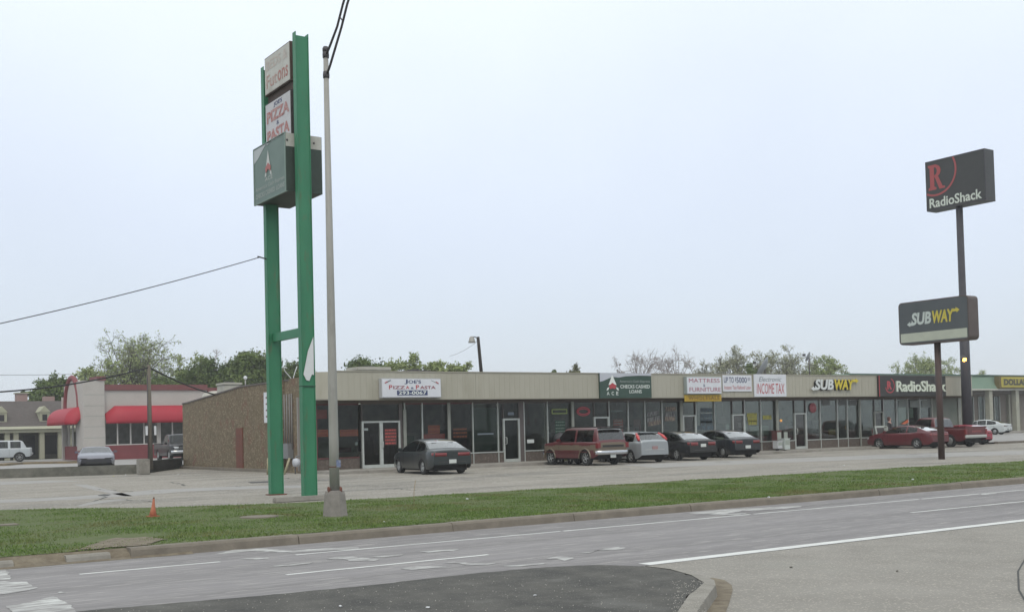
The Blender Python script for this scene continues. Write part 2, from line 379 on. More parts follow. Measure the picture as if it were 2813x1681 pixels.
patch([(1100, 1562), (1140, 1556), (1190, 1555), (1230, 1557), (1190, 1561), (1130, 1565)])
patch([(1215, 1546), (1255, 1543), (1290, 1547), (1360, 1547), (1340, 1551), (1280, 1553), (1265, 1547)])
patch([(1155, 1515), (1200, 1511), (1262, 1509), (1240, 1513), (1180, 1517)])
patch([(1370, 1555), (1420, 1552), (1495, 1546), (1500, 1549), (1430, 1556)])
patch([(1498, 1536), (1530, 1529), (1565, 1529), (1575, 1534), (1550, 1541), (1530, 1535)])
patch([(1580, 1519), (1625, 1516), (1665, 1506), (1700, 1502), (1722, 1505), (1690, 1511), (1640, 1512), (1620, 1519)])
patch([(1890, 1409), (1990, 1399), (2060, 1396), (2200, 1390), (2200, 1393), (2110, 1400), (2040, 1403), (1990, 1412), (2060, 1408), (2020, 1415), (1940, 1412)])
patch([(2690, 1356), (2740, 1352), (2735, 1356), (2700, 1360)])
patch([(-60, 1560), (0, 1557), (18, 1562), (30, 1592), (0, 1592), (-60, 1592)], name='crosswalk')
patch([(-60, 1597), (70, 1598), (103, 1614), (55, 1626), (0, 1632), (-60, 1632)], name='crosswalk')
patch([(22, 1664), (80, 1655), (148, 1637), (185, 1655), (212, 1676), (210, 1700), (40, 1700)], name='crosswalk')
patch([(160, 1627), (168, 1624), (178, 1627), (170, 1629)])

# road-side driveway, joint and island
isl_px = [(1000, 1608), (1303, 1574), (1504, 1555.8), (1645, 1550.5), (1765, 1553.8), (1840, 1563), (1900, 1580), (1934, 1600), (1915, 1618), (1893, 1634), (1861, 1681)]
left_px = [(207, 1678.6), (463, 1656), (684, 1638)]
isl = [G(a, b, 0) for a, b in left_px+isl_px]
x_l = isl[0]
tail = [Vector((isl[-1].x-.75, 3.0, 0)), Vector((isl[-1].x-1.2, -12, 0)), Vector((-6, -12, 0)), Vector((-6, x_l.y+1.0, 0))]
isl_all = isl+tail
jit = []
for i, p in enumerate(isl_all):
    jit.append((p.x, p.y))
def densify(poly, step=.25, amp=.015):
    o = []
    for a, b in zip(poly, poly[1:]+poly[:1]):
        a = Vector(a); b = Vector(b); n = min(80, max(1, int((b-a).length/step)))
        for i in range(n):
            p = a.lerp(b, i/n); o.append((p.x+random.uniform(-amp, amp), p.y+random.uniform(-amp, amp)))
    return o
tag(MB().prism(densify(jit, .12, .022), RZ-.1, 0).build('asphalt_island', island_m), kind='structure')
# pale concrete kerb rim wrapping the island nose on the right, then dirty gutter
inn = [G(a, b, 0) for a, b in [(1765, 1553.8), (1840, 1563), (1900, 1580), (1934, 1600), (1915, 1618), (1893, 1634), (1861, 1681)]]+[Vector((isl[-1].x-.75, 3.0, 0)), Vector((isl[-1].x-1.2, -12, 0))]
oun = [G(a, b, -.01) for a, b in [(1772, 1553.0), (1850, 1561), (1915, 1574), (1962, 1592), (1966, 1606), (1950, 1627), (1912, 1681)]]+[Vector((isl[-1].x-.45, 3.0, -.01)), Vector((isl[-1].x-.9, -12, -.01))]
n_ = len(inn); rb = MB()
low = [Vector((p.x+.05, p.y+.02, RZ-.03)) for p in oun]
rb.add([(p.x, p.y, .005) for p in inn]+[tuple(p) for p in oun]+[tuple(p) for p in low], [(i, i+1, n_+i+1, n_+i) for i in range(n_-1)]+[(n_+i, n_+i+1, 2*n_+i+1, 2*n_+i) for i in range(n_-1)])
tag(rb.build('island_kerb', conc), kind='structure')
ggo = [G(a, b, RZ) for a, b in [(1960, 1588), (1990, 1594), (2010, 1608), (2013, 1622), (2005, 1650), (1988, 1700)]]
ggi = [G(a, b, RZ) for a, b in [(1935, 1590), (1940, 1600), (1942, 1612), (1925, 1635), (1905, 1660), (1880, 1705)]]
gm = MB().add([(p.x, p.y, RZ+.009) for p in ggi]+[(p.x, p.y, RZ+.009) for p in ggo], [(i, i+1, 7+i, 6+i) for i in range(5)])
tag(gm.build('gutter_dirt', dirt_m), kind='structure')
sheet('driveway', [(8.0, 11.47), (90, 11.47), (90, -40), (-4, -40), (-4, 5)], RZ+.003, drive_m)
mk = MB(); strip(mk, 9.2, 90, 11.475, .035, z=RZ+.006, jag=.01); tag(mk.build('joint_line', tar_m), kind='structure')
# tar ring (cut-out) at right edge
_a, _b, _c = [G(*q, RZ) for q in ((2794, 1588), (2813, 1537), (2813, 1652))]
_A = np.array([[2*(_b.x-_a.x), 2*(_b.y-_a.y)], [2*(_c.x-_a.x), 2*(_c.y-_a.y)]]); _B = np.array([_b.x**2+_b.y**2-_a.x**2-_a.y**2, _c.x**2+_c.y**2-_a.x**2-_a.y**2])
_s = np.linalg.solve(_A, _B); c0 = Vector((float(_s[0]), float(_s[1]))); rr = (c0-Vector((_a.x, _a.y))).length; tb = MB(); nn = 90; print('ring', c0, rr)
vs = []
for i in range(nn):
    t = 2*math.pi*i/nn; 
    for r_ in (rr-.010, rr+.010): vs.append((c0.x+r_*math.cos(t)*1.0, c0.y+r_*math.sin(t), RZ+.007))
tb.add(vs, [(2*i, 2*i+1, (2*i+3) % (2*nn), (2*i+2) % (2*nn)) for i in range(nn)])
tag(tb.build('tar_ring', tar_m), kind='structure')
# storefront pavement
YW = 44.05; YF = 46.65; YS = 45.8
pv = MB(); x = 21.0
while x < 69:
    pv.box((x, YW, -.05), (x+1.49, YF+.3, .12)); x += 1.5
tag(pv.build('pavement', walk_m, bevel=.012), kind='structure')
# lot cracks and repaired strips
cr_ = MB()
def crack(mb, p, q, wd=.03, z=.004, amp=.12, n=14):
    p = Vector(p); q = Vector(q); d = (q-p); nrm = Vector((-d.y, d.x)).normalized(); L = []; 
    for i in range(n+1):
        c = p+d*i/n+nrm*random.uniform(-amp, amp); w2 = wd*random.uniform(.3, 1.3)
        L.append((c+nrm*w2, c-nrm*w2))
    vs = [(a.x, a.y, z) for a, b in L]+[(b.x, b.y, z) for a, b in L]
    mb.add(vs, [(i, i+1, n+1+i+1, n+1+i) for i in range(n)])
for i in range(60):
    a = Vector((random.uniform(6, 60), random.uniform(27.5, 43)))
    if random.random() < .6: b = a+Vector((random.uniform(2, 7), random.uniform(-.5, .5)))
    else: b = a+Vector((random.uniform(-1, 1), random.uniform(1.5, 5)))
    crack(cr_, a, b, wd=random.uniform(.008, .04))
tag(cr_.build('lot_crack', tar_m), kind='structure')
oil = mat('oil_stain', (.10, .095, .088), .7, (.20, .187, .165), scale=5, lo=.35, hi=.6)
for i in range(26):
    cx_, cy_ = (random.uniform(22, 60), random.uniform(38.5, 43.2)) if i < 15 else (random.uniform(10, 55), random.uniform(28, 38)); r0 = random.uniform(.12, .5)
    tag(MB().add([(cx_+r0*random.uniform(.6, 1.2)*math.cos(k*.45), cy_+r0*random.uniform(.6, 1.2)*math.sin(k*.45), .0022+i*.00005) for k in range(14)], [tuple(range(14))]).build('oil_stain', oil), kind='structure')
seal = mat('pale_lot_patch', (.27, .26, .245), .85, (.32, .31, .30), scale=1.2)
for poly in ([(0, 1372), (200, 1364), (350, 1352), (420, 1345), (640, 1336), (850, 1332), (850, 1338), (640, 1344), (500, 1350), (360, 1362), (200, 1372), (0, 1381)],
             [(200, 1330), (235, 1330), (330, 1352), (365, 1362), (340, 1362), (260, 1346)],
             [(210, 1389), (260, 1376), (340, 1369), (350, 1372), (270, 1382), (222, 1391)],
             [(0, 1322), (120, 1320), (230, 1321), (120, 1326), (0, 1331)],
             [(1700, 1276), (2100, 1262), (2500, 1246), (2813, 1237), (2813, 1248), (2500, 1257), (2100, 1272), (1800, 1284)]):
    P = [G(a, b, 0) for a, b in poly]; tag(MB().add([(p.x, p.y, .003) for p in P], [tuple(range(len(P)))]).build('lot_patch', seal), kind='structure')
for poly in ([(268, 1360), (285, 1357), (306, 1358), (296, 1362), (272, 1362)], [(680, 1324), (740, 1321), (740, 1325), (690, 1327)]):
    P = [G(a, b, 0) for a, b in poly]; tag(MB().add([(p.x, p.y, .006) for p in P], [tuple(range(len(P)))]).build('pothole', tar_m), kind='structure')
# far right raised car park and its kerb
sheet('upper_lot', [(67.2, 43.2), (220, 44.5), (220, 200), (66.9, 200), (66.9, 46.9)], .10, lot2_m)
tag(MB().box((67.2, 42.95, -.05), (220, 43.2, .13)).build('lot_kerb', kerb_m), kind='structure')
tag(MB().box((69.2, 64.6, .08), (170, 68.2, .27)).build('pavement', walk_m), kind='structure')
# neighbouring lot on the left, held by the retaining wall
wl0, wl1, wl2 = Vector((-25, 72)), Vector((10.9, 60.2)), Vector((16.6, 57.0))
LZ = .20
sheet('neighbour_lot', [(-25, 72.1), (10.9, 60.3), (16.6, 57.1), (20.9, 64.3), (60, 64.5), (60, 200), (-80, 200), (-80, 72)], LZ, lot2_m)
sheet('lawn', [G(62, 1254, LZ).to_2d()[:], G(190, 1254, LZ).to_2d()[:], (24.5, 104.5), (2, 104.5)], LZ+.01, grass_base)

# ================================================================== thing helpers
def wallpiece(name, a, b, th, z0, z1, m, label, cat, taper=None):
    a = Vector(a); b = Vector(b); d = (b-a).normalized(); n = Vector((-d.y, d.x))*th
    z1b = taper if taper is not None else z1
    mb = MB(); vs = []
    for (p, zt) in ((a, z1), (b, z1b)):
        vs += [(p.x, p.y, z0), (p.x+n.x, p.y+n.y, z0), (p.x+n.x, p.y+n.y, zt), (p.x, p.y, zt)]
    mb.add(vs, [(0, 3, 2, 1), (4, 5, 6, 7), (0, 1, 5, 4), (1, 2, 6, 5), (2, 3, 7, 6), (3, 0, 4, 7)])
    return tag(mb.build(name, m), label, cat)
wallst = mat('retaining_stone', (.10, .10, .085), .95, (.17, .165, .14), scale=2, col3=(.07, .07, .055), scale3=.7, bump=.5)
wallpiece('retaining_wall', wl0, wl2, .25, -.02, .36, wallst, 'low mossy grey retaining wall along the left edge of the car park', 'wall', .47)
wallpiece('retaining_wall', (16.75, 57.2), (21.0, 64.3), .3, -.02, .60, mat('dark_block', (.018, .018, .016), .95, (.035, .034, .03), scale=2), 'dark higher stretch of retaining wall beside the stone building', 'wall')
pp = G(394, 1303, 0)
tag(MB().box((pp.x-.26, pp.y-.25, 0), (pp.x+.26, pp.y+.27, .76)).build('wall_pier', conc, bevel=.03), 'square weathered concrete pier where the low and dark walls meet', 'pier')
ki = MB()
kp = [G(a, b, LZ) for a, b in ((18, 1279), (60, 1275), (210, 1272), (235, 1270))]
for a, b in zip(kp[:-1], kp[1:]):
    d = (b-a).normalized(); n = Vector((-d.y, d.x, 0))*.9
    ki.add([a, b, b+n, a+n, a+Vector((0, 0, .14)), b+Vector((0, 0, .14)), b+n+Vector((0, 0, .14)), a+n+Vector((0, 0, .14))], [(0, 3, 2, 1), (4, 5, 6, 7), (0, 1, 5, 4), (1, 2, 6, 5), (2, 3, 7, 6), (3, 0, 4, 7)])
tag(ki.build('kerb_island', [mat('yellowed_kerb', (.22, .17, .09), .9, (.15, .12, .085), scale=1.5)]), kind='structure')
#PART2
# ================================================================== STRIP MALL
XL, XR = 20.95, 68.9
mall = empty('strip_mall', (0, 0, 0), 0, 'long single-storey strip mall with pebbled stone end wall and cream metal fascia', 'building')
def X(px): return PY(px, 1200, YF).x
ZS = 3.08            # storefront head height
# stone end wall with sloping top (drops to the rear)
sw = MB(); prof = [(YF, 4.22), (55.0, 4.20), (56.0, 4.12), (63.2, 3.66), (64.0, 3.63)]
vs = []
for y, z in prof: vs += [(XL, y, -.3), (XL+.3, y, -.3), (XL+.3, y, z), (XL, y, z)]
n = len(prof)
fs = [(4*i+a, 4*i+(a+1) % 4, 4*i+4+(a+1) % 4, 4*i+4+a) for i in range(n-1) for a in range(4)]+[(0, 1, 2, 3), (4*n-4, 4*n-3, 4*n-2, 4*n-1)]
sw.add(vs, fs)
sw.box((XL-.1, 46.66, -.1), (XL-.002, 48.6, 4.30)); sw.box((XL-.10, 49.4, -.1), (XL-.002, 49.9, 4.28))
swo = sw.build('end_wall', stone_m, mall); swo['label'] = 'brown pebbled stone end wall with sloping top'
# wall cap
cp = MB()
for (y0, z0), (y1, z1) in zip(prof[:-1], prof[1:]):
    cp.add([(XL-.04, y0, z0+.005), (XL+.34, y0, z0+.005), (XL+.34, y1, z1+.005), (XL-.04, y1, z1+.005), (XL-.04, y0, z0+.07), (XL+.34, y0, z0+.07), (XL+.34, y1, z1+.07), (XL-.04, y1, z1+.07)], [(0, 3, 2, 1), (4, 5, 6, 7), (0, 1, 5, 4), (1, 2, 6, 5), (2, 3, 7, 6), (3, 0, 4, 7)])
cp.build('wall_cap', dkframe_m, mall)
MB().box((XL-.35, 50.3, -.02), (XL-.003, 63.6, .13)).build('wall_footing', kerb_m, mall)
dr = [PX(650, 1187, XL), PX(668, 1187, XL)]
MB().box((XL-.05, dr[1].y, -.05), (XL-.002, dr[0].y, 2.15)).build('rusty_panel', rust_m, mall)
# rear shell
sh = MB(); sh.box((XL+.31, 63.7, -.3), (XR, 64.0, 3.55)); sh.box((XR-.3, YF+.01, -.3), (XR, 63.69, 3.5)); sh.build('rear_wall', mat('grey_block', (.22, .21, .19), .9), mall)
rf = MB(); rf.add([(XL+.31, YF+.45, 4.15), (XR-.01, YF+.45, 4.2), (XR-.01, 63.9, 3.58), (XL+.31, 63.9, 3.58), (XL+.31, YF+.45, 3.95), (XR-.01, YF+.45, 4.0), (XR-.01, 63.9, 3.38), (XL+.31, 63.9, 3.38)], [(0, 1, 2, 3), (4, 7, 6, 5), (0, 4, 5, 1), (1, 5, 6, 2), (2, 6, 7, 3), (3, 7, 4, 0)])
rf.build('roof', roof_m, mall)
# interior backing rooms
it = MB(); it.box((XL+.4, YF+5.5, .1), (XR-.35, YF+5.7, 3.3)); it.box((XL+.4, YF+.15, .10), (XR-.35, YF+5.5, .13), 1); it.box((XL+.4, YF+.15, 3.2), (XR-.35, YF+5.5, 3.25), 0)
for px in (1372, 1500, 1871, 1990, 2134, 2400): it.box((X(px), YF+.12, .13), (X(px)+.12, YF+5.5, 3.2), 0)
it.build('shop_interior', [intw_m, mat('shop_floor', (.12, .11, .10), .7)], mall)
fm = [mat('stock_dark', (.07, .06, .06), .9), mat('stock_red', (.16, .05, .05), .9), mat('stock_pale', (.26, .25, .22), .9), mat('stock_green', (.06, .11, .07), .9), mat('stock_yellow', (.25, .2, .07), .9)]
for i in range(70):
    x_ = random.uniform(XL+1, XR-1.5); y_ = YF+random.uniform(.8, 4.8); h_ = random.uniform(.4, 1.7)
    MB().box((x_, y_, .13), (x_+random.uniform(.4, 1.5), y_+.4, .13+h_)).build('shop_shelf', random.choices(fm, (5, 1, 3, 1.5, .8))[0], mall)
lt = MB()
for px, u in ((1010, 1), (1360, 1), (1480+30, 1), (1520, 1), (1600, 1), (1650, 1), (1700, 1), (2290, 1), (2310, 1), (2500, 1), (2530, 1)):
    x_ = X(px); lt.box((x_, YF+1.8, 3.12), (x_+.9, YF+1.95, 3.18))
lt.build('ceiling_light', mat('fluorescent_tube', (.8, .8, .75), .5, emit=(.9, 1, .85), estr=1.6), mall)
# beam over the storefronts and soffit
MB().box((XL, YF-.06, ZS), (XR, YF+.35, 3.9)).build('beam', beam_m, mall)
MB().box((XL+.05, YS+.10, 3.22), (XR-.05, YF-.07, 3.26)).build('soffit', soffit_m, mall)
# fascia: panels (skin, seams), top flashing, chamfered left corner
def fz(x_): return 4.46
fa = MB(); x0 = 21.75; seam = [x0, 29.2, 33.6, 39.5, 45.6, 51.5, 57.5, 63.0, 68.95]
for a, b in zip(seam[:-1], seam[1:]): fa.box((a, YS, 3.235), (b-.012, YS+.09, 4.47))
fa.add([(21.75, YS, 3.235), (20.72, 46.35, 3.235), (20.78, 46.45, 3.235), (21.8, YS+.08, 3.235), (21.75, YS, 4.47), (20.72, 46.35, 4.47), (20.78, 46.45, 4.47), (21.8, YS+.08, 4.47)], [(0, 3, 2, 1), (4, 5, 6, 7), (0, 1, 5, 4), (1, 2, 6, 5), (2, 3, 7, 6), (3, 0, 4, 7)])
fa.box((68.86, YS+.1, 3.235), (68.95, 50, 4.47))
# vertical ribs
for i in range(int((68.9-21.8)/.30)):
    x_ = 21.86+i*.30; fa.box((x_, YS-.007, 3.24), (x_+.03, YS-.001, 4.465))
fa.build('fascia', cream_m, mall)
tf = MB(); tf.box((21.72, YS-.03, 4.472), (68.98, YS+.16, 4.525)); tf.box((21.74, YS-.022, 3.2), (68.96, YS+.1, 3.232)); tf.build('fascia_trim', mat('fascia_trim_paint', (.30, .285, .23), .6), mall)
# square posts / wide mullions at the shop divisions
for px, wd in ((1232, .17), (1572, .17), (1871, .20), (2134, .22), (2362, .12), (2560, .14)):
    x_ = X(px); MB().box((x_-wd/2, YF-.11, .12), (x_+wd/2, YF-.062, ZS-.002)).build('post', mat('post_paint', (.27, .275, .245), .6, (.22, .23, .20), scale=3), mall, bevel=.006)
MB().box((X(1111)-.09, YF-.1, .9), (X(1111)+.07, YF-.062, 2.78)).build('post', MATS['post_paint'], mall)
O = (0, YF, 0); U = (1, 0, 0); V = (0, 0, 1); NN = (0, -1, 0)
def poster(par, pa, pb, m, d=-.05, y=YF, name='poster', stripes=None):
    a = PY(*pa, y); b = PY(*pb, y); mb = MB(); mb.box((a.x, y-d, a.z), (b.x, y-d+.008, b.z), 0); mats = [m]
    if stripes:
        mats.append(stripes); k = max(2, int(abs(b.z-a.z)/.14))
        for i in range(k):
            zc = a.z+(b.z-a.z)*(i+.5)/k; h_ = abs(b.z-a.z)/k*.22; xx = a.x+.06*(b.x-a.x); 
            while xx < b.x-.08*(b.x-a.x):
                w_ = random.uniform(.05, .14); w_ = min(w_, b.x-.05*(b.x-a.x)-xx); mb.box((xx, y-d-.004, zc-h_), (xx+w_, y-d-.001, zc+h_), 1); xx += w_+.03
    return mb.build(name, mats, par)
# window bays: (px0, px1, sill?, lower-frame material)
P_red = mat('poster_red', (.46, .07, .06), .7); P_or = mat('poster_orange', (.60, .14, .06), .7); P_gr = mat('poster_green', (.03, .12, .07), .7)
P_pale = mat('poster_pale', (.29, .33, .32), .7); P_yel = mat('poster_yellow', (.30, .28, .05), .7); P_pink = mat('poster_pink', (.20, .11, .13), .7)
P_wg = mat('poster_whitegreen', (.42, .50, .44), .7); P_blue = mat('poster_greyblue', (.14, .17, .20), .7); P_dk = mat('poster_dark', (.05, .05, .05), .7)
sillz = .66
def bay(a, b, fm_=dkframe_m, sill=True, mull=alu_m, mw=.05):
    x0, x1 = X(a), X(b)
    gl = MB().box((x0+.03, YF+.02, sillz if sill else .14), (x1-.03, YF+.028, ZS-.07)).build('window', winglass, mall)
    f = MB(); f.box((x0, YF-.05, .12), (x0+mw, YF+.05, ZS-.001)); f.box((x0+mw, YF-.04, ZS-.07), (x1, YF+.05, ZS-.001), 1)
    if sill: f.box((x0+mw, YF-.055, sillz-.05), (x1, YF+.05, sillz), 0)
    f.build('frame', [mull, fm_], gl)
    if sill: MB().box((x0+mw, YF-.02, .12), (x1, YF+.08, sillz-.051)).build('bulkhead', brown_m, gl)
    return gl
B = {}
B['a'] = bay(868, 905, redframe_m, mull=redframe_m); B['b'] = bay(905, 986, redframe_m, mull=redframe_m)
for a, b in ((1111, 1159), (1159, 1232), (1232, 1298)): B[a] = bay(a, b, redframe_m)
for a, b in ((1298, 1367), (1367, 1382), (1439, 1503.6), (1503.6, 1572), (1572, 1632), (1673, 1725.5), (1725.5, 1771.6), (1771.6, 1819), (1819, 1871), (1912, 1963), (1963, 2012), (2045.6, 2090), (2090, 2134), (2134, 2182.7), (2215, 2253.6), (2253.6, 2301), (2301, 2328.4), (2328.4, 2362), (2362, 2403), (2428, 2464), (2464, 2495.4), (2495.4, 2527.8), (2527.8, 2560.3)):
    B[a] = bay(a, b, mull=alu_m, mw=.045)
# narrow side lights by the doors
def door(a, b, top=2.27, double=False, fr=alu_m, transom=True):
    x0, x1 = X(a), X(b)
    d = MB(); d.box((x0+.02, YF+.02, .16), (x1-.02, YF+.028, top-.05)); do = d.build('door', glass('door_glass', (.62, .62, .60), .5), mall)
    f = MB(); t = .085
    f.box((x0, YF-.06, .12), (x0+t, YF+.06, top)); f.box((x1-t, YF-.06, .12), (x1, YF+.06, top)); f.box((x0+t, YF-.058, top-t), (x1-t, YF+.06, top)); f.box((x0+t, YF-.05, .12), (x1-t, YF+.06, .27))
    if double:
        xm = (x0+x1)/2; f.box((xm-t, YF-.055, .27), (xm+t, YF+.06, top-t)); hx = xm+.02
    else: hx = x0+t+.03
    f.build('door_frame', fr, do, bevel=.004)
    MB().tube([(hx, YF-.06, 1.0), (hx+.02, YF-.14, 1.03), (hx+.02, YF-.14, 1.32), (hx, YF-.06, 1.35)], .02, 6).build('handle', alu_m, do)
    if transom:
        tg = MB().box((x0+.04, YF+.02, top+.03), (x1-.04, YF+.028, ZS-.06)).build('transom_window', winglass, mall)
        ff = MB(); ff.box((x0, YF-.04, top+.001), (x0+.04, YF+.05, ZS-.001)); ff.box((x1-.04, YF-.04, top+.001), (x1, YF+.05, ZS-.001)); ff.box((x0+.04, YF-.03, ZS-.06), (x1-.04, YF+.05, ZS-.001)); ff.build('frame', dkframe_m, tg)
    return do
D1 = door(993.5, 1098.6, double=True); D2 = door(1382, 1427); D3 = door(1632, 1673); D4 = door(1876, 1912); D5 = door(2012, 2045.6); D6 = door(2182.7, 2215); D7 = door(2403, 2428, fr=MATS['post_paint'])
MB().box((X(1098.6), YF-.03, .12), (X(1111)-.1, YF+.05, ZS-.002)).build('pier', dkframe_m, mall)
MB().box((X(1427), YF-.03, .12), (X(1439), YF+.05, ZS-.002)).build('pier', dkframe_m, mall)
MB().box((X(2560)+.08, YF-.02, .12), (XR-.01, YF+.1, ZS-.002)).build('blank_wall', mat('greyish_wall', (.13, .15, .125), .9, (.17, .18, .155), scale=1), mall)
MB().box((X(2632), YF-.1, .12), (X(2640), YF-.021, ZS-.002)).build('post', MATS['post_paint'], mall)
# posters and window lettering (illegible marks kept as marks)
poster(B['a'], (870, 1125), (900, 1150), P_red); poster(B['a'], (870, 1180), (903, 1199), P_or, stripes=P_red); poster(B['b'], (935, 1180), (985, 1197), P_or, stripes=P_red)
poster(B['b'], (977, 1214), (984, 1222), signw_m)
poster(D1, (1056, 1177), (1090, 1221), mat('poster_maroon', (.085, .035, .032), .7), stripes=P_red, d=-.0); poster(D1, (1000, 1176), (1011, 1182), P_pale, d=0)
poster(B[1159], (1177, 1168), (1210, 1190), P_or, stripes=P_red); poster(B[1159], (1165, 1192), (1224, 1206), P_red); poster(B[1232], (1244, 1174), (1286, 1203), mat('poster_maroon2', (.10, .035, .03), .7), stripes=P_or)
poster(B[1298], (1300, 1120), (1368, 1236), mat('tinted_green_film', (.03, .055, .045), .35), d=-.03); poster(B[1298], (1312, 1190), (1356, 1193), P_blue, d=.0)
poster(D2, (1387, 1155), (1423, 1262), mat('tinted_green_film2', (.035, .06, .055), .35), d=-.03)
poster(D2, (1395, 1132), (1412, 1140), P_blue, d=.0)
poster(B[1503.6], (1526, 1155), (1555, 1205), P_gr, stripes=P_wg)
pf = MB(); a = PY(1515, 1124, YF); b = PY(1557, 1136, YF)
for q0, q1 in (((a.x, a.z), (b.x, a.z-.03)), ((a.x, b.z), (b.x, b.z+.03)), ((a.x, a.z-.031), (a.x+.03, b.z+.031)), ((b.x-.03, a.z-.031), (b.x, b.z+.031))): pf.box((q0[0], YF-.03, q0[1]), (q1[0], YF-.022, q1[1]))
pf.build('neon_outline', mat('yellow_green_neon', (.2, .25, .05), .5, emit=(.5, .7, .15), estr=.12), B[1503.6])
neon = MB(); a = PY(1602, 1130, YF)
for r_ in (.0, .08): neon.tube([(a.x+(.42-r_)*math.cos(t), YF-.02, a.z+(.22-r_)*math.sin(t)) for t in [i*math.pi/9 for i in range(19)]], .012, 5)
neon.build('neon_sign', mat('red_neon', (.5, .05, .08), .5, emit=(1, .1, .15), estr=.16), B[1572])
poster(B[1673], (1687, 1152), (1714, 1188), P_red, stripes=P_pale); poster(B[1673], (1680, 1127), (1712, 1131), P_pale, stripes=P_blue)
poster(B[1725.5], (1742, 1152), (1763, 1186), mat('poster_maroon3', (.13, .04, .045), .7)); poster(B[1725.5], (1746, 1172), (1757, 1186), P_pale)
def tilted(par, a, b, m):
    a = PY(*a, YF); b = PY(*b, YF); h_ = .12
    MB().add([(a.x, YF+.012, a.z-h_), (b.x, YF+.012, b.z-h_), (b.x, YF+.012, b.z+h_), (a.x, YF+.012, a.z+h_)], [(0, 1, 2, 3)]).build('window_lettering', m, par)
let = mat('pale_streaky_lettering', (.22, .22, .215), .7, (.05, .05, .05), scale=9, lo=.45, hi=.55, stretch=(2.2, 1, .4)); let2 = mat('tan_streaky_lettering', (.26, .21, .16), .7, (.06, .05, .05), scale=9, lo=.45, hi=.55, stretch=(2.2, 1, .4))
let3 = mat('yellow_streaky_lettering', (.30, .28, .05), .7, (.08, .08, .03), scale=9, lo=.5, hi=.6, stretch=(2.2, 1, .4)); let4 = mat('blue_streaky_lettering', (.10, .15, .19), .7, (.05, .06, .06), scale=9, lo=.4, hi=.55, stretch=(2.2, 1, .4))
tilted(B[1771.6], (1778, 1139), (1810, 1132), let); tilted(B[1771.6], (1778, 1154), (1814, 1147), let); tilted(B[1771.6], (1780, 1165), (1816, 1158), let2)
tilted(B[1819], (1828, 1123), (1858, 1123), let2); tilted(B[1819], (1828, 1138), (1855, 1138), let); tilted(B[1819], (1826, 1150), (1855, 1150), let2)
for y_ in (1126, 1142, 1155, 1162): tilted(B[1912], (1925, y_), (1957, y_), let4)
tilted(B[1912], (1915, 1175), (1960, 1174), let4)
poster(B[1963], (1975, 1143), (1996, 1163), P_pink, stripes=P_pale); poster(B[1963], (1996, 1165), (2005, 1179), P_wg)
poster(D5, (2015, 1143), (2040, 1155), mat('poster_mauve', (.27, .24, .26), .7)); poster(D5, (2029, 1161), (2037, 1174), P_wg)
poster(B[2045.6], (2045+2, 1165), (2055, 1181), P_wg); tilted(B[2045.6], (2052, 1140), (2080, 1140), let3); tilted(B[2045.6], (2054, 1152), (2080, 1152), let3); tilted(B[2045.6], (2056, 1161), (2080, 1161), let3)
poster(B[2045.6], (2061, 1170), (2087, 1195), P_pale, stripes=P_wg); poster(B[2090], (2093, 1168), (2114, 1193), P_pale, stripes=P_wg)
tilted(B[2090], (2096, 1146), (2120, 1146), let3); poster(B[2045.6], (2065, 1197), (2090, 1212), P_pink); poster(B[2090], (2093, 1197), (2110, 1212), P_pink, stripes=P_red)
poster(B[2134], (2158, 1169), (2167, 1187), P_pink)
on = MB(); a = PY(2232, 1120, YF); on.lathe([(.30, -.02), (.30, .01)], 20, 0, 'y', (a.x, YF-.03, a.z)); oo = on.build('neon_sign', mat('red_neon_disc', (.24, .07, .08), .5, emit=(1, .15, .2), estr=.03), B[2215])
am = MB(); a = PY(2143, 1155, YF); am.lathe([(.0, -.08), (.07, -.04), (.07, .02)], 10, 0, 'y', (a.x, YF-.06, a.z)); am.build('amber_light', mat('amber_glow', (.8, .4, .1), .5, emit=(1, .45, .12), estr=.6), mall)
poster(B[2253.6], (2278, 1178), (2298, 1193), mat('poster_olive', (.24, .22, .05), .7))
poster(B[2428], (2437, 1123), (2451, 1160), P_blue); poster(B[2464], (2470, 1118), (2493, 1163), P_wg); poster(B[2495.4], (2498, 1120), (2511, 1147), P_wg)
mb = MB(); pts = [PY(*p, YF) for p in ((2474, 1164), (2495, 1150), (2495, 1160), (2484, 1165))]; mb.add([(p.x, YF-.045, p.z) for p in pts], [(0, 1, 2, 3)]); mb.build('poster', P_or, B[2464])
for a in (2464, 2495.4, 2527.8): poster(B[a], (a+4, 1099), (a+30, 1118), mat('pale_header', (.22, .25, .23), .8, (.17, .19, .18), scale=3), d=.0)
for a in (2253.6, 2301, 2328.4): poster(B[a], (a+4, 1100), (a+26, 1113), mat('grey_header', (.13, .135, .13), .8), d=0)
# meters, pipes and downspout on the end wall near the front corner
def wy(px): return PX(px, 1200, XL-.1).y
ut = empty('utility_meters', (XL, wy(800), 0), 0, 'grey electric meter boxes and conduits on the stone wall between the green sign columns', 'utility meter')
def lut(p): return (p[0]-XL, p[1]-wy(800), p[2])
for px in (786, 793, 800, 806):
    y_ = wy(px); MB().tube([lut((XL-.16, y_, 1.1)), lut((XL-.16, y_, 3.6))], .035, 8).build('conduit', mat('grey_conduit', (.20, .195, .19), .6), ut)
MB().box(lut((XL-.38, wy(806), .65)), lut((XL-.1, wy(785), 1.35))).build('meter_box', mat('grey_box', (.18, .185, .19), .6), ut, bevel=.02)
MB().box(lut((XL-.36, wy(784), .75)), lut((XL-.1, wy(776), 1.2))).build('switch_box', MATS['grey_box'], ut, bevel=.02)
gq = PX(814, 1275, XL-.5); gm_ = empty('gas_meter', (gq.x, gq.y, 0), 0, 'pale round gas meter low on the stone wall', 'gas meter')
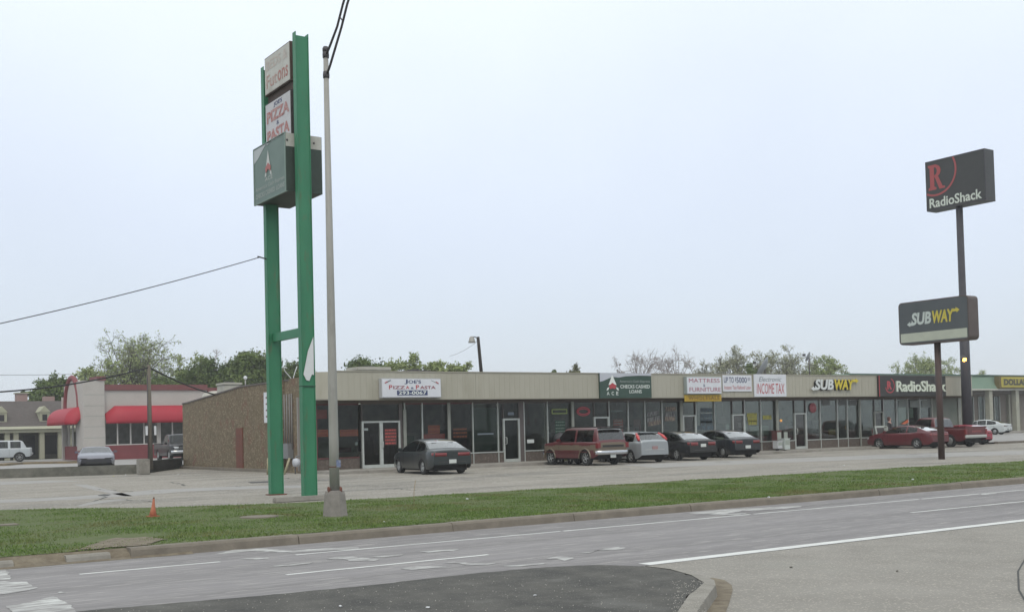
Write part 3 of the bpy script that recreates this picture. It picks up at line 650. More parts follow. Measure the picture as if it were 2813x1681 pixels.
MB().lathe([(.05, -.14), (.17, -.12), (.20, 0), (.17, .12), (.05, .14)], 16, 0, 'x', (0, 0, .5)).build('meter_body', mat('pale_blue_grey', (.48, .50, .54), .5), gm_)
MB().tube([(0, .12, 0), (0, .12, .6), (0, 0, .78), (.3, -.02, .78)], .03, 8).build('pipe', MATS['grey_box'], gm_)
for px, tilt, lab in ((735, 0, 'short upright yellowed pipe post at the foot of the stone wall'), (781, .22, 'leaning yellowed pipe post beside the far green column')):
    q = G(px, 1303, 0); tag(MB().tube([(q.x, q.y, 0), (q.x+tilt, q.y-.1, .72)], .045, 10).build('guard_post', mat('yellowed_paint', (.33, .30, .19), .7)), lab, 'post')
a = PX(724, 1078, XL-.12); b = PX(742, 1147, XL-.12)
wsn = empty('wall_sign', (XL-.12, a.y, a.z), 0, 'white board sign on the stone wall behind the far green column', 'sign')
MB().box((0, -1.6, -1.45), (.06, 0, 0)).build('board', signw_m, wsn); tm = MB()
for i in range(4): tm.box((-.006, -1.4, -.3-.3*i), (-.001, -.25, -.22-.3*i))
tm.build('lettering', P_pink, wsn)
ds = PX(824, 1200, XL-.13); tag(MB().box((XL-.24, ds.y-.05, .1), (XL-.11, ds.y+.05, 3.4)).build('downspout', mat('downspout_paint', (.26, .25, .235), .6)), 'pale vertical downspout on the stone wall beside the near green column', 'downspout')

# ------------------------------------------------------------------ signs on the fascia
def fsign(name, pa, pb, depth, fm_, side_m, label, y=YS-.02, cat='sign', edge_m=None):
    a = PY(*pa, y-depth); b = PY(*pb, y-depth)
    r = empty(name, (a.x, y, b.z), 0, label, cat); W_, H_ = b.x-a.x, a.z-b.z
    MB().box((0, 0, 0), (W_, -depth+.02, H_)).build('cabinet', side_m, r, bevel=.01 if depth > .1 else 0)
    e_ = .035 if depth > .1 else .0
    MB().box((e_, -depth+.019, e_), (W_-e_, -depth, H_-e_)).build('face', fm_, r)
    return r, W_, H_, -depth
def lettering(par, W_, H_, yd, items, name='lettering'):
    for (s, m, u0, v0, u1, v1, *k) in items:
        kw = k[0] if k else {}
        mb = MB(); text_fit(mb, s, (0, yd, 0), U, V, NN, u0*W_, v0*H_, u1*W_, v1*H_, d=kw.pop('d', .006), **kw); mb.build(name, m, par, fix=False)
def shapes(par, W_, H_, yd, polys, m, name='emblem', d=.006, th=.004):
    mb = MB()
    for poly in polys: mb.wprism([(p[0]*W_, p[1]*H_) for p in poly], d, d+th, (0, yd, 0), U, V, NN)
    mb.build(name, m, par)
s1, W_, H_, yd = fsign('shop_sign', (1047.8, 1038.5), (1213, 1091.8), .28, signw_m, mat('grey_cabinet', (.42, .43, .44), .5), 'white lightbox sign of the pizza and pasta shop on the cream fascia')
lettering(s1, W_, H_, yd, [('J', navy_t, .375, .70, .43, .94, {'bold': .02}), ('OE\'S', navy_t, .44, .735, .655, .91, {'bold': .02}),
    ('P', red_t, .12, .44, .175, .655, {'bold': .02}), ('IZZ', mat('dark_red_lettering', (.25, .05, .07), .5), .19, .45, .385, .61, {'bold': .02}), ('A', red_t, .395, .45, .455, .61, {'bold': .02}), ('&', navy_t, .48, .45, .53, .55, {'bold': .02}),
    ('P', red_t, .565, .44, .62, .655, {'bold': .02}), ('ASTA', MATS['dark_red_lettering'], .635, .45, .90, .61, {'bold': .02})])
shapes(s1, W_, H_, yd, [[(.25, .13), (.76, .13), (.76, .385), (.25, .385)]], navy_t, 'number_panel')
lettering(s1, W_, H_, yd, [('293-0067', white_t, .275, .165, .74, .35, {'bold': .02, 'd': .014})])
shapes(s1, W_, H_, yd, [[(.05, .77), (.06, .73), (.155, .88), (.145, .92)], [(.82, .92), (.83, .88), (.955, .70), (.94, .75)]], mat('grey_graphic', (.16, .18, .18), .6))
shapes(s1, W_, H_, yd, [[(.055, .74), (.10, .80), (.09, .84), (.05, .78)], [(.90, .80), (.95, .71), (.955, .75), (.91, .84)]], red_t, d=.012)
s2, W_, H_, yd = fsign('shop_sign', (1647, 1024), (1790.3, 1092.5), .10, dkgreen_m, dkgreen_m, 'dark green check cashing sign with a white swoosh and pointed emblem on the fascia')
shapes(s2, W_, H_, yd, [[(0, 1), (0, .65), (.06, .68), (.20, .81), (.28, .84), (.36, .82), (.5, .875), (.75, .90), (1, .895), (1, 1)]], mat('pale_grey_panel', (.47, .49, .54), .6), 'swoosh')
shapes(s2, W_, H_, yd, [[(.235, .93), (.16, .52), (.20, .54), (.235, .60), (.27, .54), (.315, .52)], [(.135, .40), (.175, .44), (.155, .33), (.12, .30)], [(.30, .44), (.345, .40), (.355, .30), (.32, .33)]], white_t, 'emblem', d=.012)
shapes(s2, W_, H_, yd, [[(.235, .61), (.165, .49), (.19, .36), (.235, .40), (.28, .36), (.31, .49)]], red_t, 'emblem', d=.018)
lettering(s2, W_, H_, yd, [('A', white_t, .125, .12, .175, .26, {'bold': .012, 'd': .012}), ('C', white_t, .215, .12, .26, .26, {'bold': .012, 'd': .012}), ('E', white_t, .305, .12, .345, .26, {'bold': .012, 'd': .012}),
    ('America\'s Cash Express', wfade_t, .375, .60, .965, .72, {'d': .012}), ('CHECKS CASHED', white_t, .385, .39, .965, .53, {'bold': .012, 'd': .012}), ('LOANS', white_t, .56, .19, .80, .33, {'bold': .012, 'd': .012})])
s3, W_, H_, yd = fsign('shop_sign', (1886, 1034), (1983.5, 1082), .26, signw_m, mat('greenish_cabinet', (.30, .34, .33), .5), 'white lightbox reading mattress and furniture, mounted over the yellow board')
lettering(s3, W_, H_, yd, [('MATTRESS', mat('crimson_lettering', (.33, .06, .11), .5), .06, .66, .94, .89), ('&', navy_t, .46, .43, .52, .58), ('FURNITURE', MATS['crimson_lettering'], .07, .14, .965, .38)])
s4, W_, H_, yd = fsign('shop_sign', (1883.5, 1084.2), (1983, 1102), .12, mat('ochre_board', (.50, .33, .03), .6, (.42, .27, .03), scale=3), mat('ochre_edge', (.58, .42, .06), .6), 'small ochre yellow wholesale board hanging below the mattress sign')
lettering(s4, W_, H_, yd, [('WHOLESALE', mat('brown_lettering', (.16, .09, .02), .6), .07, .22, .94, .82, {'bold': .02, 'sp': 1.1})])
s5, W_, H_, yd = fsign('banner_sign', (1984.8, 1030), (2065.5, 1074.6), .04, signw_m, signw_m, 'white board offering a loan amount, between the mattress and income tax signs')
lettering(s5, W_, H_, yd, [('UP TO', navy_t, .04, .52, .38, .88, {'bold': .012}), ('$', navy_t, .42, .60, .46, .88, {'bold': .02}), ('5000', navy_t, .47, .52, .83, .88, {'bold': .012}), ('00', navy_t, .86, .66, .95, .86, {'bold': .0}), ('Instant Tax Refund Loan', red_t, .05, .13, .96, .36, {'bold': .0})])
s6, W_, H_, yd = fsign('banner_sign', (2071, 1027.5), (2160.8, 1089), .06, signw_m, signw_m, 'tall white electronic income tax board on the fascia')
lettering(s6, W_, H_, yd, [('Electronic', mat('grey_script', (.12, .15, .17), .5), .14, .68, .85, .88, {'shear': .35}), ('INCOME TAX', red_t, .07, .13, .94, .59, {'bold': .0, 'shear': .12})])
s7, W_, H_, yd = fsign('shop_sign', (2413.5, 1031.2), (2600, 1087.5), .14, black_m, black_m, 'wide black sign with pale raised letters at the right end of the fascia')
shapes(s7, W_, H_, yd, [[(.0, .0), (.01, .0), (.01, 1), (.0, 1)]], red_t, 'edge_strip')
def ring(cx, cz, rx, rz, w_, t0, t1, n=26):
    return [(cx+rx*math.cos(t0+(t1-t0)*i/n), cz+rz*math.sin(t0+(t1-t0)*i/n)) for i in range(n+1)]+[(cx+(rx-w_)*math.cos(t1-(t1-t0)*i/n), cz+(rz-w_)*math.sin(t1-(t1-t0)*i/n)) for i in range(n+1)]
def ringmesh(mb, cx, cz, rx, w_, t0, t1, O_, U_, V_, N_, d, n=28):
    O_, U_, V_, N_ = map(Vector, (O_, U_, V_, N_)); vs = []
    for i in range(n+1):
        t = t0+(t1-t0)*i/n
        for r_ in (rx-w_, rx): vs.append(O_+U_*(cx+r_*math.cos(t))+V_*(cz+r_*math.sin(t))+N_*d)
    mb.add(vs, [(2*i, 2*i+1, 2*i+3, 2*i+2) for i in range(n)])
lettering(s7, W_, H_, yd, [('R', red_t, .115, .34, .185, .74, {'bold': .05}), ('RadioShack', mat('cream_lettering', (.60, .66, .56), .5), .24, .22, .985, .75, {'bold': .02, 'd': .0, 'depth': .08})])
mb = MB(); ringmesh(mb, .155*W_, .52*H_, .36*H_, .05*H_, -2.9, 1.3, (0, yd, 0), U, V, NN, .008); mb.build('emblem', red_t, s7, fix=False)
# raised sandwich-shop letters
a = PY(2227, 1038.5, YS-.15); b = PY(2360, 1071.6, YS-.15)
s8 = empty('shop_sign', (a.x, YS-.02, b.z), 0, 'raised white and yellow sandwich shop letters with arrow ends on the fascia', 'sign'); W_, H_ = b.x-a.x, a.z-b.z
def subway(par, W_, H_, yd, depth, wm, ym, Uv=U, Vv=V, Nv=NN, O_=None, sh=None, slant=.0):
    O_ = O_ or (0, yd, 0)
    for s, m, u0, u1 in (('SUB', wm, .09, .47), ('WAY', ym, .49, .90)):
        if sh:
            mb = MB(); text_fit(mb, s, O_, Uv, Vv, Nv, (u0-.012)*W_, .0, (u1-.012)*W_, .86*H_, d=.0, bold=.06, shear=.15, depth=depth*.8); mb.build('letter_returns', sh, par, fix=False)
        mb = MB(); text_fit(mb, s, O_, Uv, Vv, Nv, u0*W_, .04*H_, u1*W_, .92*H_, d=.005 if not sh else depth*.81, bold=.04, shear=.15, depth=.01); mb.build('lettering', m, par, fix=False)
    dd = depth+.004 if sh else .006
    mb = MB(); mb.wprism([(.13*W_, .02*H_), (.06*W_, .02*H_), (.06*W_, -.05*H_), (0, .13*H_), (.06*W_, .32*H_), (.06*W_, .22*H_), (.13*W_, .24*H_)], dd-.03, dd, O_, Uv, Vv, Nv); mb.build('arrow', wm, par)
    mb = MB(); mb.wprism([(.86*W_, .88*H_), (.93*W_, .90*H_), (.93*W_, 1.0*H_), (1.0*W_, .80*H_), (.945*W_, .62*H_), (.94*W_, .72*H_), (.88*W_, .70*H_)], dd-.03, dd, O_, Uv, Vv, Nv); mb.build('arrow', ym, par)
subway(s8, W_, H_, 0, .13, mat('letter_pale', (.60, .63, .62), .4), yel_t, sh=blk_t)

# ------------------------------------------------------------------ roof things
def roofbox(name, px0, px1, ytop, Y, label, m, cat, extra=None):
    a = PY(px0, ytop, Y); b = PY(px1, ytop, Y); r = empty(name, ((a.x+b.x)/2, Y, 3.7), 0, label, cat); h_ = a.z-3.7; w_ = (b.x-a.x)/2
    MB().box((-w_, -.6, 0), (w_, .6, h_*.86)).build('housing', m, r, bevel=.03); MB().box((-w_-.05, -.65, h_*.865), (w_+.05, .65, h_)).build('lid', m, r, bevel=.03)
    MB().lathe([(.3, h_*1.0), (.3, h_*1.0+.06)], 14).build('fan_guard', dksteel_m, r)
    return r
cream2 = mat('cream_unit', (.42, .41, .36), .6, (.36, .35, .30), scale=2)
roofbox('air_conditioner', 968, 1056, 1009, 51, 'beige rooftop air conditioner above the pizza shop', cream2, 'air conditioner')
roofbox('roof_vent', 1108, 1166, 1018, 50, 'flat dark rooftop vent right of the beige air conditioner', dksteel_m, 'vent')
roofbox('air_conditioner', 606, 652, 1052, 60, 'cream rooftop unit on the rear roof left of the green columns', cream2, 'air conditioner')
q = PY(940, 998, 49); hd = empty('exhaust_hood', (q.x, q.y, 4.05), 0, 'small domed grey exhaust hood at the front roof edge', 'vent')
MB().lathe([(.12, 0), (.12, .35), (.32, .36), (.34, .5), (.2, .62), (.02, .66)], 14).build('hood', steel_m, hd)
q = PY(590, 1066, 62); hd = empty('exhaust_hood', (q.x, q.y, 3.6), 0, 'low cream vent hood near the back of the stone building', 'vent'); MB().lathe([(.7, 0), (.75, .35), (.6, .6), (.2, .7), (.02, .7)], 16).build('hood', cream2, hd)
q = PY(674, 1043, 58); gv = empty('globe_vent', (q.x, q.y, 3.9), 0, 'little white globe vent on a stalk on the stone building roof', 'vent'); MB().tube([(0, 0, 0), (0, 0, .9)], .03, 6).build('stalk', steel_m, gv); MB().lathe([(.02, .84), (.07, .86), (.11, .94), (.07, 1.02), (.02, 1.04)], 12).build('globe', white_m, gv)
q = PY(800, 1035, 50); an = empty('roof_antenna', (q.x, q.y, 4.1), 0, 'curly pale wire aerial on the roof between the green columns', 'antenna')
MB().tube([(0, 0, 0), (.02, 0, .25), (-.1, 0, .4), (-.3, 0, .62), (-.36, 0, .75), (-.28, 0, .83), (-.2, 0, .76)], .018, 6).build('curled_wire', white_m, an); MB().tube([(.15, 0, 0), (.1, 0, .3), (.2, 0, .6), (.3, 0, .85)], .018, 6).build('mast', white_m, an)
def dish(name, loc, r_, az, el, label, mast_h, group=None):
    d = empty(name, loc, 0, label, 'satellite dish'); dirv = Vector((math.sin(az)*math.cos(el), math.cos(az)*math.cos(el), math.sin(el)))
    mb = MB(); n = 20; rings = 5; vs = []; q_ = dirv.to_track_quat('Z', 'Y')
    for th_ in (0, .03):
        for i in range(rings+1):
            rr_ = r_*i/rings if i else .01
            for j in range(n): t = 2*math.pi*j/n; vs.append(q_ @ Vector((rr_*math.cos(t), rr_*math.sin(t)*1.1, .35*rr_*rr_/r_-th_)))
    R_ = (rings+1)*n
    fs = [(i*n+j, i*n+(j+1) % n, (i+1)*n+(j+1) % n, (i+1)*n+j) for i in range(rings) for j in range(n)]; fs += [tuple(R_+k for k in f)[::-1] for f in fs]
    fs += [(rings*n+j, rings*n+(j+1) % n, R_+rings*n+(j+1) % n, R_+rings*n+j) for j in range(n)]
    c = Vector((0, 0, mast_h)); mb.add([c+v for v in vs], fs, 0, True); mb.build('reflector', mat('dish_grey', (.26, .28, .30), .5), d)
    MB().tube([(0, 0, 0), (0, 0, mast_h-.05)], .035, 8).build('mast', dksteel_m, d)
    foc = c+dirv*r_*1.15; m2 = MB().tube([c-Vector((0, 0, r_*.95))+dirv*.05, foc], .015, 6); m2.box((foc.x-.07, foc.y-.07, foc.z-.07), (foc.x+.07, foc.y+.07, foc.z+.07)); m2.build('feed_arm', dksteel_m, d)
    return d
q = PY(2102, 1030, 50); dish('satellite_dish', (q.x, q.y, 4.1), .66, R(-36), R(32), 'large grey satellite dish rising behind the income tax sign', 1.05)
q = PY(2224, 1024, 49); dish('satellite_dish', (q.x, q.y, 4.1), .30, R(-30), R(25), 'small dish on a tall bracket above the raised sandwich shop letters', 1.75)
q0 = PY(1325, 1022, 50); q1 = PY(1313, 925, 50)
fl = empty('roof_floodlight', (q0.x, 50, 3.9), 0, 'dark wooden pole with a small floodlight on the mall roof', 'floodlight'); dx = q1.x-q0.x
MB().tube([(0, 0, 0), (dx, 0, q1.z-3.9)], [.10, .08], 10).build('pole', mat('dark_creosote', (.03, .026, .024), .9), fl)
MB().lathe([(.05, .25), (.12, .2), (.17, 0), (.20, -.08)], 14, 0, 'z', (dx-.45, -.1, q1.z-3.9-.25)).build('lamp_head', steel_m, fl)
MB().tube([(dx, 0, q1.z-4.0), (dx-.2, -.05, q1.z-3.92), (dx-.45, -.1, q1.z-3.92)], .025, 6).build('bracket', dksteel_m, fl)
def wire(name, pts, rad, label, m=None, cat='wire'):
    return tag(MB().tube(pts, rad, 6).build(name, m or mat('black_cable', (.015, .015, .017), .7)), label, cat)
def sagw(a, b, s, n=18): return [a.lerp(b, i/n)-Vector((0, 0, 4*s*(i/n)*(1-i/n))) for i in range(n+1)]
wire('thin_wire', sagw(Vector((q1.x, 50, q1.z-.2)), PY(1235, 978, 58), .12), .008, 'faint thin wire running down left from the roof floodlight')
#PART3
# ================================================================== GREEN PYLON SIGN
YA, YB, XC = 28.75, 31.06, 12.87
py = empty('pylon_sign', (XC, (YA+YB)/2, 0), 0, 'tall twin-column green steel pylon sign with faded boards', 'pylon sign')
def L(x, y, z): return (x-XC, y-(YA+YB)/2, z)
def ibeam(y, zt, nm='column'):
    mb = MB(); w2, d2 = .195, .10
    mb.box(L(XC-w2, y-d2, -.05), L(XC-w2+.018, y+d2, zt+.10)); mb.box(L(XC+w2-.018, y-d2, -.05), L(XC+w2, y+d2, zt+.08)); mb.box(L(XC-w2+.018, y-.075, -.05), L(XC+w2-.018, y-.06, zt))
    mb.box(L(XC-w2+.018, y+.06, -.05), L(XC+w2-.018, y+.075, zt))
    return mb.build(nm, green_m, py)
c1 = ibeam(YA, 12.68); c2 = ibeam(YB, 12.35)
for y in (YA, YB): MB().box(L(XC-.26, y-.17, 0), L(XC+.26, y+.17, .03)).build('base_plate', rust_m, py)
MB().box(L(XC-.20, YA-.105, 3.02), L(XC+.20, YA+.1, 3.05)).build('weld_band', mat('weld_dark', (.02, .07, .045), .8), c1)
MB().box(L(XC-.06, YA+.101, 4.42), L(XC+.06, YB-.101, 4.66)).build('cross_beam', green_m, py)
pts = [PY(p[0], p[1], YA-.11) for p in ((861, 925), (862.5, 1030), (857, 1028), (850, 1046), (842, 1044), (834, 1028), (846, 965))]
mb = MB(); k = len(pts); mb.add([L(*p) for p in pts]+[L(p.x, p.y+.012, p.z) for p in pts], [tuple(range(k)), tuple(range(k, 2*k))[::-1]]+[(i, (i+1) % k, k+(i+1) % k, k+i) for i in range(k)]); mb.build('torn_sheet', white_m, c1)
XFc = 12.66   # face plane of the upper boards
O2 = L(XFc, YB-.2, 0); U2 = (0, -1, 0); V2 = (0, 0, 1); N2 = (-1, 0, 0)
def board(z0, z1, ya, yb, m, nm, th=.36, bm_=None):
    c_ = MB().box(L(XFc+.012, ya, z0), L(XFc+th, yb, z1)).build(nm, bm_ or mat('dark_cabinet', (.035, .03, .03), .7), py)
    MB().box(L(XFc, ya+.03, z0+.03), L(XFc+.011, yb-.03, z1-.03)).build('face', m, c_); return c_
ya_, yb_ = 29.02, 30.84
b1 = board(11.52, 12.62, ya_, yb_, fwhite_m, 'top_board', .36, mat('rusty_cabinet', (.07, .045, .035), .8))
MB().box(L(XFc+.10, ya_+.005, 11.28), L(XFc+.3, yb_, 11.519)).build('divider', mat('rusty_cabinet', (.07, .045, .035), .8), py)
b2 = board(10.0, 11.27, ya_, yb_, mat('pizza_board_white', (.52, .52, .54), .55, (.46, .45, .46), scale=2), 'middle_board')
def gtext(par, items, O_, wd, z0, h_):
    for s, m, u0, v0, u1, v1, *k in items:
        mb = MB(); text_fit(mb, s, (O_[0], O_[1], 0), U2, V2, N2, u0*wd, z0+v0*h_, u1*wd, z0+v1*h_, d=.006, **(k[0] if k else {})); mb.build('lettering', m, par, fix=False)
wd = yb_-ya_; Ox = L(XFc, yb_, 0)
gtext(b1, [('BEDS &', redff_t, .08, .62, .92, .88, {'bold': .02}), ('Fut', redf_t, .08, .16, .50, .50, {'bold': .01}), ('ons', mat('red_weathered', (.36, .12, .10), .7, (.42, .25, .22), scale=8), .53, .16, .93, .44, {'bold': .012})], Ox, wd, 11.52, 1.1)
rw = mat('red_washed', (.38, .14, .13), .7, (.44, .32, .31), scale=10, lo=.4, hi=.65)
gtext(b2, [('JOE\'S', navy_t, .35, .82, .68, .94, {'bold': .02}), ('PIZZA', rw, .07, .53, .95, .79, {'bold': .04}), ('&', navy_t, .45, .40, .55, .49), ('PASTA', rw, .07, .10, .95, .36, {'bold': .04})], Ox, wd, 10.0, 1.27)
# big lower cabinet
Xa, Xb, Y0, Y1, Z0, Z1 = 12.47, 13.56, 29.0, 31.30, 8.42, 10.03
cb = MB(); cb.box(L(Xa+.012, Y0, Z0), L(Xb-.012, Y1, Z1-.42)).build
cab = MB().box(L(Xa+.012, Y0, Z0), L(Xb-.012, Y1, Z1-.37)).build('lower_cabinet', mat('cabinet_green', (.022, .035, .026), .6, (.03, .05, .038), scale=2), py)
MB().box(L(Xa+.012, Y0-.004, Z1-.369), L(Xb-.012, Y1+.004, Z1)).build('white_band', fwhite_m, cab)
MB().box(L(Xa, Y0, Z0), L(Xa+.011, Y1, Z1)).build('face', fgreen_m, cab)
MB().box(L(Xb-.011, Y0, Z0), L(Xb, Y1, Z1)).build('face', fgreen_m, cab)
fr = MB()
for q0, q1 in ((L(Xa-.02, Y0-.01, Z0-.02), L(Xa+.03, Y1+.01, Z0)), (L(Xa-.02, Y0-.01, Z0), L(Xa-.001, Y0+.03, Z1)), (L(Xa-.02, Y1-.03, Z0), L(Xa-.001, Y1+.01, Z1)), (L(Xa-.02, Y0-.01, Z1), L(Xa+.03, Y1+.01, Z1+.02))): fr.box(q0, q1)
fr.build('trim', mat('grey_green_trim', (.20, .27, .24), .6), cab)
OA = L(Xa, Y1, 0); wA, hA = Y1-Y0, Z1-Z0
def gshape(par, polys, m, d, nm='emblem'):
    mb = MB()
    for poly in polys: mb.wprism([(p[0]*wA, Z0+p[1]*hA) for p in poly], d, d+.004, OA, U2, V2, N2)
    mb.build(nm, m, par)
gshape(cab, [[(.01, .99), (.01, .74), (.15, .80), (.35, .95), (.40, .98), (.99, .985), (.6, .99)], [(.43, .95), (.55, .985), (.6, .99), (.45, .99)]], wfade_t if False else mat('washed_panel', (.42, .45, .46), .6), .003, 'swoosh')
gshape(cab, [[(.47, .86), (.40, .55), (.47, .62), (.54, .55)], [(.37, .46), (.42, .52), (.41, .42), (.36, .40)], [(.52, .52), (.57, .46), (.58, .40), (.53, .42)]], mat('washed_white', (.50, .52, .50), .6), .008)
gshape(cab, [[(.47, .64), (.38, .56), (.40, .47), (.47, .53), (.54, .47), (.56, .56)]], mat('washed_red', (.38, .13, .12), .6), .013)
gtext(cab, [('ACE', MATS['washed_white'], .36, .33, .60, .40), ('America\'s Cash Express', wfade_t, .05, .20, .96, .29, {'bold': .01}), ('CHECKS CASHED  LOANS', wfade_t, .05, .085, .96, .17, {'bold': .02})], OA, wA, Z0, hA)
rv = MB()
for y, x in ((Y0-.01, XC-.35), (Y0-.01, XC+.45), (Y0-.01, XC+.05)): rv.lathe([(.03, -.01), (.03, .01)], 8, 0, 'y', L(x, y, Z1-.2))
rv.build('bolt', dksteel_m, cab)
mb = MB().tube([L(XC-.2, YB-.05, 6.83), L(XC-.55, YB-.3, 6.84)], .02, 6); mb.build('wire_bracket', dksteel_m, py)
wa = Vector((XC-.45, YB-.2, 6.84)); wb_ = PY(0, 872, 30.0)
wire('overhead_wire', sagw(wa, wa+(wb_-wa)*1.6, .16, 24), .012, 'thin twisted service wire sagging left from the far green column')
q = Vector((XC-.1, YB, 0)); 
kk = MB(); a, b = G(752, 1381, .0), G(898, 1372, .0); d = (b-a).normalized(); n = Vector((-d.y, d.x, 0))*.22
kk.add([a-n*.5, b-n*.5, b+n*.5, a+n*.5, a-n*.35+Vector((0, 0, .13)), b-n*.35+Vector((0, 0, .13)), b+n*.35+Vector((0, 0, .13)), a+n*.35+Vector((0, 0, .13))], [(0, 3, 2, 1), (4, 5, 6, 7), (0, 1, 5, 4), (1, 2, 6, 5), (2, 3, 7, 6), (3, 0, 4, 7)])
tag(kk.build('parking_stop', conc, bevel=.02), 'pale concrete parking stop on the grass edge below the green columns', 'parking stop')

# ================================================================== STREET LAMP (left foreground)
lb = G(921, 1418, 0); sl = empty('street_lamp', (lb.x, lb.y, 0), 0, 'tall grey tapered street lamp pole on a concrete pedestal in the grass', 'street lamp')
mb = MB(); prof8 = [(.29, -.05), (.265, .06), (.225, .46), (.205, .53), (.13, .54)]
mb.lathe(prof8, 8); [mb.sm.__setitem__(i, False) for i in range(len(mb.sm))]
mb.build('pedestal', mat('pedestal_concrete', (.19, .175, .16), .9, (.26, .24, .22), scale=5, bump=.3, bscale=30), sl)
for k in range(4): t = k*math.pi/2+.4; MB().lathe([(.022, .50), (.03, .52), (.028, .60), (.0, .62)], 8, 0, 'z', (.17*math.cos(t), .17*math.sin(t), 0)).build('anchor_bolt', rust_m, sl)
HT = 9.78
pole = MB().tube([(0, 0, .53), (0, 0, 1.6), (0, 0, HT*.5), (0, 0, HT)], [.105, .100, .079, .052], 16).build('pole', steel_m, sl)
MB().lathe([(.065, HT-.05), (.07, HT+.03), (.05, HT+.07), (.0, HT+.08)], 12).build('cap', dksteel_m, pole)
MB().lathe([(.108, 1.02), (.108, 1.04)], 14).build('band', rust_m, pole)
tag(MB().box((.0, -.118, 1.02), (.09, -.098, 1.17)).build('blue_sticker', mat('sticker_blue', (.12, .15, .28), .6, (.3, .33, .4), scale=14), pole))
arm = MB()
arm.tube([(0, -.03, 9.68), (-.01, -.22, 9.79), (-.01, -.59, 10.09), (-.01, -.88, 10.47), (-.01, -1.7, 11.3), (-.01, -2.6, 11.72)], [.026, .026, .025, .025, .024, .024], 8)
arm.tube([(0, -.03, 9.25), (-.01, -.21, 9.38), (-.01, -.79, 10.02), (-.01, -1.07, 10.40), (-.01, -1.8, 11.15), (-.01, -2.6, 11.64)], [.026, .026, .025, .025, .024, .024], 8)
arm.tube([(-.01, -.72, 10.26), (-.01, -.86, 10.12)], .014, 6)
arm.build('truss_arm', dksteel_m, sl)
for z_ in (9.68, 9.25): MB().lathe([(.066, z_-.07), (.070, z_), (.064, z_+.07)], 12).build('clamp', dksteel_m, sl)
hl = MB().lathe([(.05, 0), (.17, .1), (.18, .35), (.12, .6), (.02, .65)], 12, 0, 'x', (0, -2.75, 11.62)); hl.build('lamp_head', steel_m, sl)

# ================================================================== POLE SIGNS (right)
sp = empty('pole_sign', (41.78, 29.3, 0), 0, 'sandwich shop sign with rounded cabinet on a slim brown pole', 'pole sign')
def LS(x, y, z): return (x-41.78, y-29.3, z)
MB().tube([(0, 0, -.05), (0, 0, 4.95)], .135, 16).build('pole', brownpole_m, sp)
Xs0, Xs1, Ys0, Ys1, Zs0, Zs1 = 41.44, 42.10, 27.55, 30.92, 4.90, 6.72
def rrect(w_, h_, r_, n=5):
    o = []
    for cx, cy, a0 in ((w_-r_, h_-r_, 0), (r_, h_-r_, 90), (r_, r_, 180), (w_-r_, r_, 270)):
        for i in range(n+1): t = R(a0+90*i/n); o.append((cx+r_*math.cos(t), cy+r_*math.sin(t)))
    return o
OS = LS(Xs0, Ys1, Zs0); ws, hs = Ys1-Ys0, Zs1-Zs0
cbn = MB().wprism(rrect(ws, hs, .17), -(Xs1-Xs0), 0, OS, U2, V2, N2).build('cabinet', mat('brown_cabinet', (.075, .055, .05), .55, (.09, .07, .062), scale=2), sp)
ins = rrect(ws-.10, hs-.10, .14); MB().wprism([(p[0]+.05, p[1]+.05) for p in ins], .002, .010, OS, U2, V2, N2).build('face', mat('slate_face', (.055, .065, .07), .4, (.07, .08, .085), scale=1), cbn)
MB().wprism([(.09, .10), (ws-.09, .10), (ws-.09, .48), (.09, .48)], .011, .018, OS, U2, V2, N2).build('lower_panel', mat('cream_strip', (.44, .47, .38), .6, (.38, .40, .33), scale=1.5), cbn)
spo = Vector(OS)+Vector((-.012, 0, 0))
class _: pass
def place_sub(par, u0, v0, w_, h_):
    O_ = Vector(OS)+Vector((-.012, 0, 0))+Vector(U2)*u0+Vector(V2)*v0
    subway(par, w_, h_, 0, .02, mat('dusty_letter', (.47, .52, .49), .5), mat('dusty_yellow', (.50, .42, .06), .5), U2, V2, N2, O_=O_)
place_sub(cbn, .42, .78, 2.55, .60)
# black electronics sign on its tall pole
XP, YP = 66.5, 44.6
rs = empty('pole_sign', (XP, YP, 0), 0, 'very tall black pole sign with red letter in a ring and pale shop name', 'pole sign')
MB().tube([(0, 0, -.05), (0, 0, 9.0), (0, 0, 9.02), (0, 0, 15.7)], [.32, .30, .23, .215], 18).build('pole', dkpole_m, rs)
Zr0, Zr1 = 15.62, 18.95; Yr0, Yr1 = 42.38, 46.78; Xr0 = XP-.38
OR = (Xr0-XP, Yr1-YP, Zr0); wr, hr = Yr1-Yr0, Zr1-Zr0
cbr = MB().box((Xr0-XP, Yr0-YP, Zr0), (Xr0-XP+1.0, Yr1-YP, Zr1)).build('cabinet', black_m, rs)
fr = MB()
for q in (((0, 0), (wr, .05)), ((0, hr-.05), (wr, hr)), ((0, .05), (.05, hr-.05)), ((wr-.05, .05), (wr, hr-.05))):
    (a, b), (c, d) = q; fr.wprism([(a, b), (c, b), (c, d), (a, d)], .001, .02, OR, U2, V2, N2)
fr.build('trim', dkpole_m, cbr)
redr = mat('red_emblem', (.32, .05, .05), .5)
